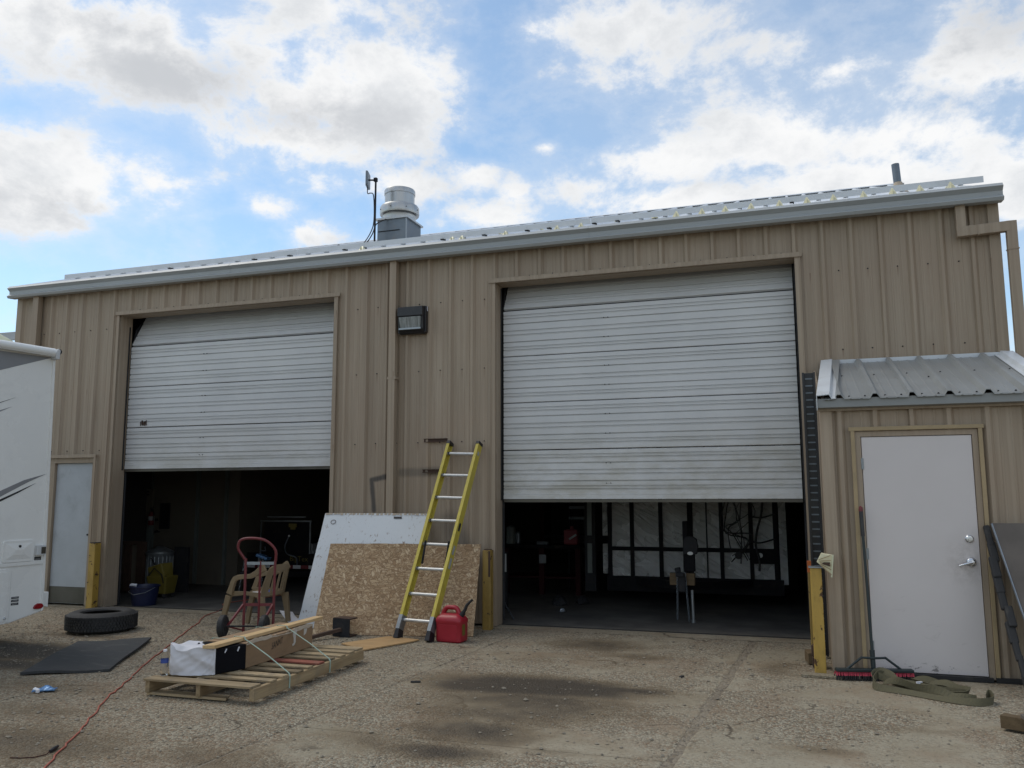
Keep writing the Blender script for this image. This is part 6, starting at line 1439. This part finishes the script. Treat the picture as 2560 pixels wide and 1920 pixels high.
# workbench and clutter left of the foil trailer
WB = thing('workbench', (.2,3.6,0), 'dark cluttered workbench at the left of the larger bay', 'workbench')
bx0, bx1 = r7(150, 430, 3.4).x, r7(660, 430, 3.4).x; bz = r7(400, 428, 3.4).z
mb = MB(); mb.span((bx0,3.4,bz-.05),(bx1,4.1,bz)); mb.build('bench_top', M['dark_paint'], WB)
for x in (bx0+.05, (bx0+bx1)/2, bx1-.05):
    mb = MB(); mb.span((x-.04,3.42,0),(x+.04,3.50,bz-.051)); mb.build('leg', M['shelf_red'], WB)
mb = MB(); mb.span((bx0,3.45,.25),(bx1,4.05,.28)); mb.build('shelf', M['shelf_red'], WB)
a, c = r7(385, 492, 3.35), r7(432, 550, 3.35); mb = MB(); mb.span((a.x,3.38,c.z),(c.x,3.395,a.z)); tag(mb.build('paper_notice', M['galv']), 'small pale paper taped to the workbench front', 'paper')
a, c = r7(372, 372, 3.5), r7(442, 386, 3.5); mb = MB(); mb.span((a.x,3.5,bz+.001),(c.x,3.6,bz+.05)); tag(mb.build('flat_box', M['galv_dark'], bevel=.004), 'flat grey box lying on the workbench', 'box')
a, c = r7(548, 305, 3.5), r7(642, 405, 3.5); RJ = thing('red_jug', ((a.x+c.x)/2,3.6,bz), 'dusty red jug standing on the workbench', 'jug')
mb = MB(); mb.span((a.x,3.5,bz+.001),(c.x,3.7,a.z-.05)); mb.build('body', M['red_cloth'], RJ, bevel=.03)
mb = MB(); mb.cyl(((a.x+c.x)/2,3.6,a.z-.06),((a.x+c.x)/2,3.6,a.z), .03, n=10); mb.build('neck', M['red_cloth'], RJ)
mb = MB(); p = r7(610, 375, 3.45); mb.box(p,(.14,.012,.03), Matrix.Rotation(R(-32),3,'Y')); mb.build('label_strip', M['galv'], RJ)
SL = thing('step_stool', tuple(r7(610, 215, 3.9)), 'dark step ladder standing behind the workbench', 'step ladder')
for yy in (175, 245):
    a, c = r7(560, yy, 3.9), r7(668, yy+18, 3.9); mb = MB(); mb.span((a.x,4.15,c.z),(c.x,4.35,a.z)); mb.build('tread', M['galv_dark'], SL)
for xx in (552, 678):
    a = r7(xx, 150, 3.9); mb = MB(); mb.bar((a.x,4.2,0),(a.x,4.3,a.z+.2), .03, .06); mb.build('rail', M['dark'], SL)
for n_, (px_, py_, lb) in enumerate(((205,300,'round grinder shape at the left end of the workbench'),(250,340,'upright dark canister on the workbench'))):
    p = r7(px_, 425, 3.6); q = r7(px_, py_, 3.6); mb = MB(); mb.lathe([(.08-.04*n_,0),(.09-.04*n_,.02),(.075-.03*n_,q.z-bz-.03),(.03,q.z-bz),(.001,q.z-bz+.005)], (p.x,3.6,bz+.001), 14); tag(mb.build('bench_tool', M['liner' if n_ == 0 else 'galv_dark']), lb, 'tool')
a, c = r7(150, 485, 1.5), r7(172, 605, 1.5); mb = MB(); mb.span((a.x-.10,1.5,c.z),(c.x,1.515,a.z)); sg = mb.build('sign_panel', M['white_plastic'], None); tag(sg, 'white sign panel half hidden behind the jamb, letter S showing', 'sign')
tm = text_mesh('S', .085, lambda u, z: (a.x-.010+u, 1.497, c.z+.075+z)); tm.build('lettering', M['ink'], sg)
mb = MB(); mb.span((a.x-.10,1.52,0),(c.x,1.60,a.z+.02)); tag(mb.build('steel_cabinet', M['dark'], bevel=.01), 'dark steel cabinet behind the white sign in the larger bay', 'cabinet')
mb = MB(); p, q = r7(150, 805, .9), r7(235, 915, .7); mb.tube([(p.x,.95,p.z),(q.x,.62,.012)], .010, 8); tag(mb.build('steel_rod', M['galv_dark']), 'thin steel rod leaning inside the jamb of the larger bay', 'rod')
random.seed(77)
for n_, lb in enumerate(('dark crumpled scrap under the workbench, left', 'dark crumpled scrap under the workbench, middle', 'small pale lump on the floor by the workbench')):
    x = (.25, .55, .48)[n_]; y = (2.2, 2.4, 1.5)[n_]; r_ = (.12, .10, .045)[n_]
    mb = MB(); mb.lathe([(r_*.9,0),(r_,r_*.3),(r_*.7,r_*.8),(r_*.2,r_*1.1),(.001,r_*1.12)], (x,y,.002), 9); mb.v = [(a+rnd(-.2,.2)*r_, b_+rnd(-.2,.2)*r_, c+rnd(0,.1)*r_) for a, b_, c in mb.v]; tag(mb.build('floor_scrap', M['dark'] if n_ < 2 else M['galv']), lb, 'scrap')
# back shelving of the shop, lost in the dark
SH = thing('storage_rack', (2,9,0), 'dark storage rack far back in the shop', 'rack')
for x in (-2.0, 0.5, 3.0):
    mb = MB(); mb.span((x-.05,9,0),(x+.05,9.6,3)); mb.build('upright', M['shelf_red'], SH)
for z in (.6, 1.5, 2.4):
    mb = MB(); mb.span((-2,9,z),(3,9.6,z+.08)); mb.build('shelf', M['dark'], SH)
# concrete column line: steel post between the two bays
mb = MB(); mb.span((-1.25,3.0,0),(-1.05,3.2,5.2)); mb.build('steel_column', M['dark'], B)
for y in (2.4, 4.8):
    mb = MB(); mb.span((X0+.1,y,ZE+.15),(X1-.1,y+.08,ZE+.42+.0)); mb.build('purlin', M['interior'], B)
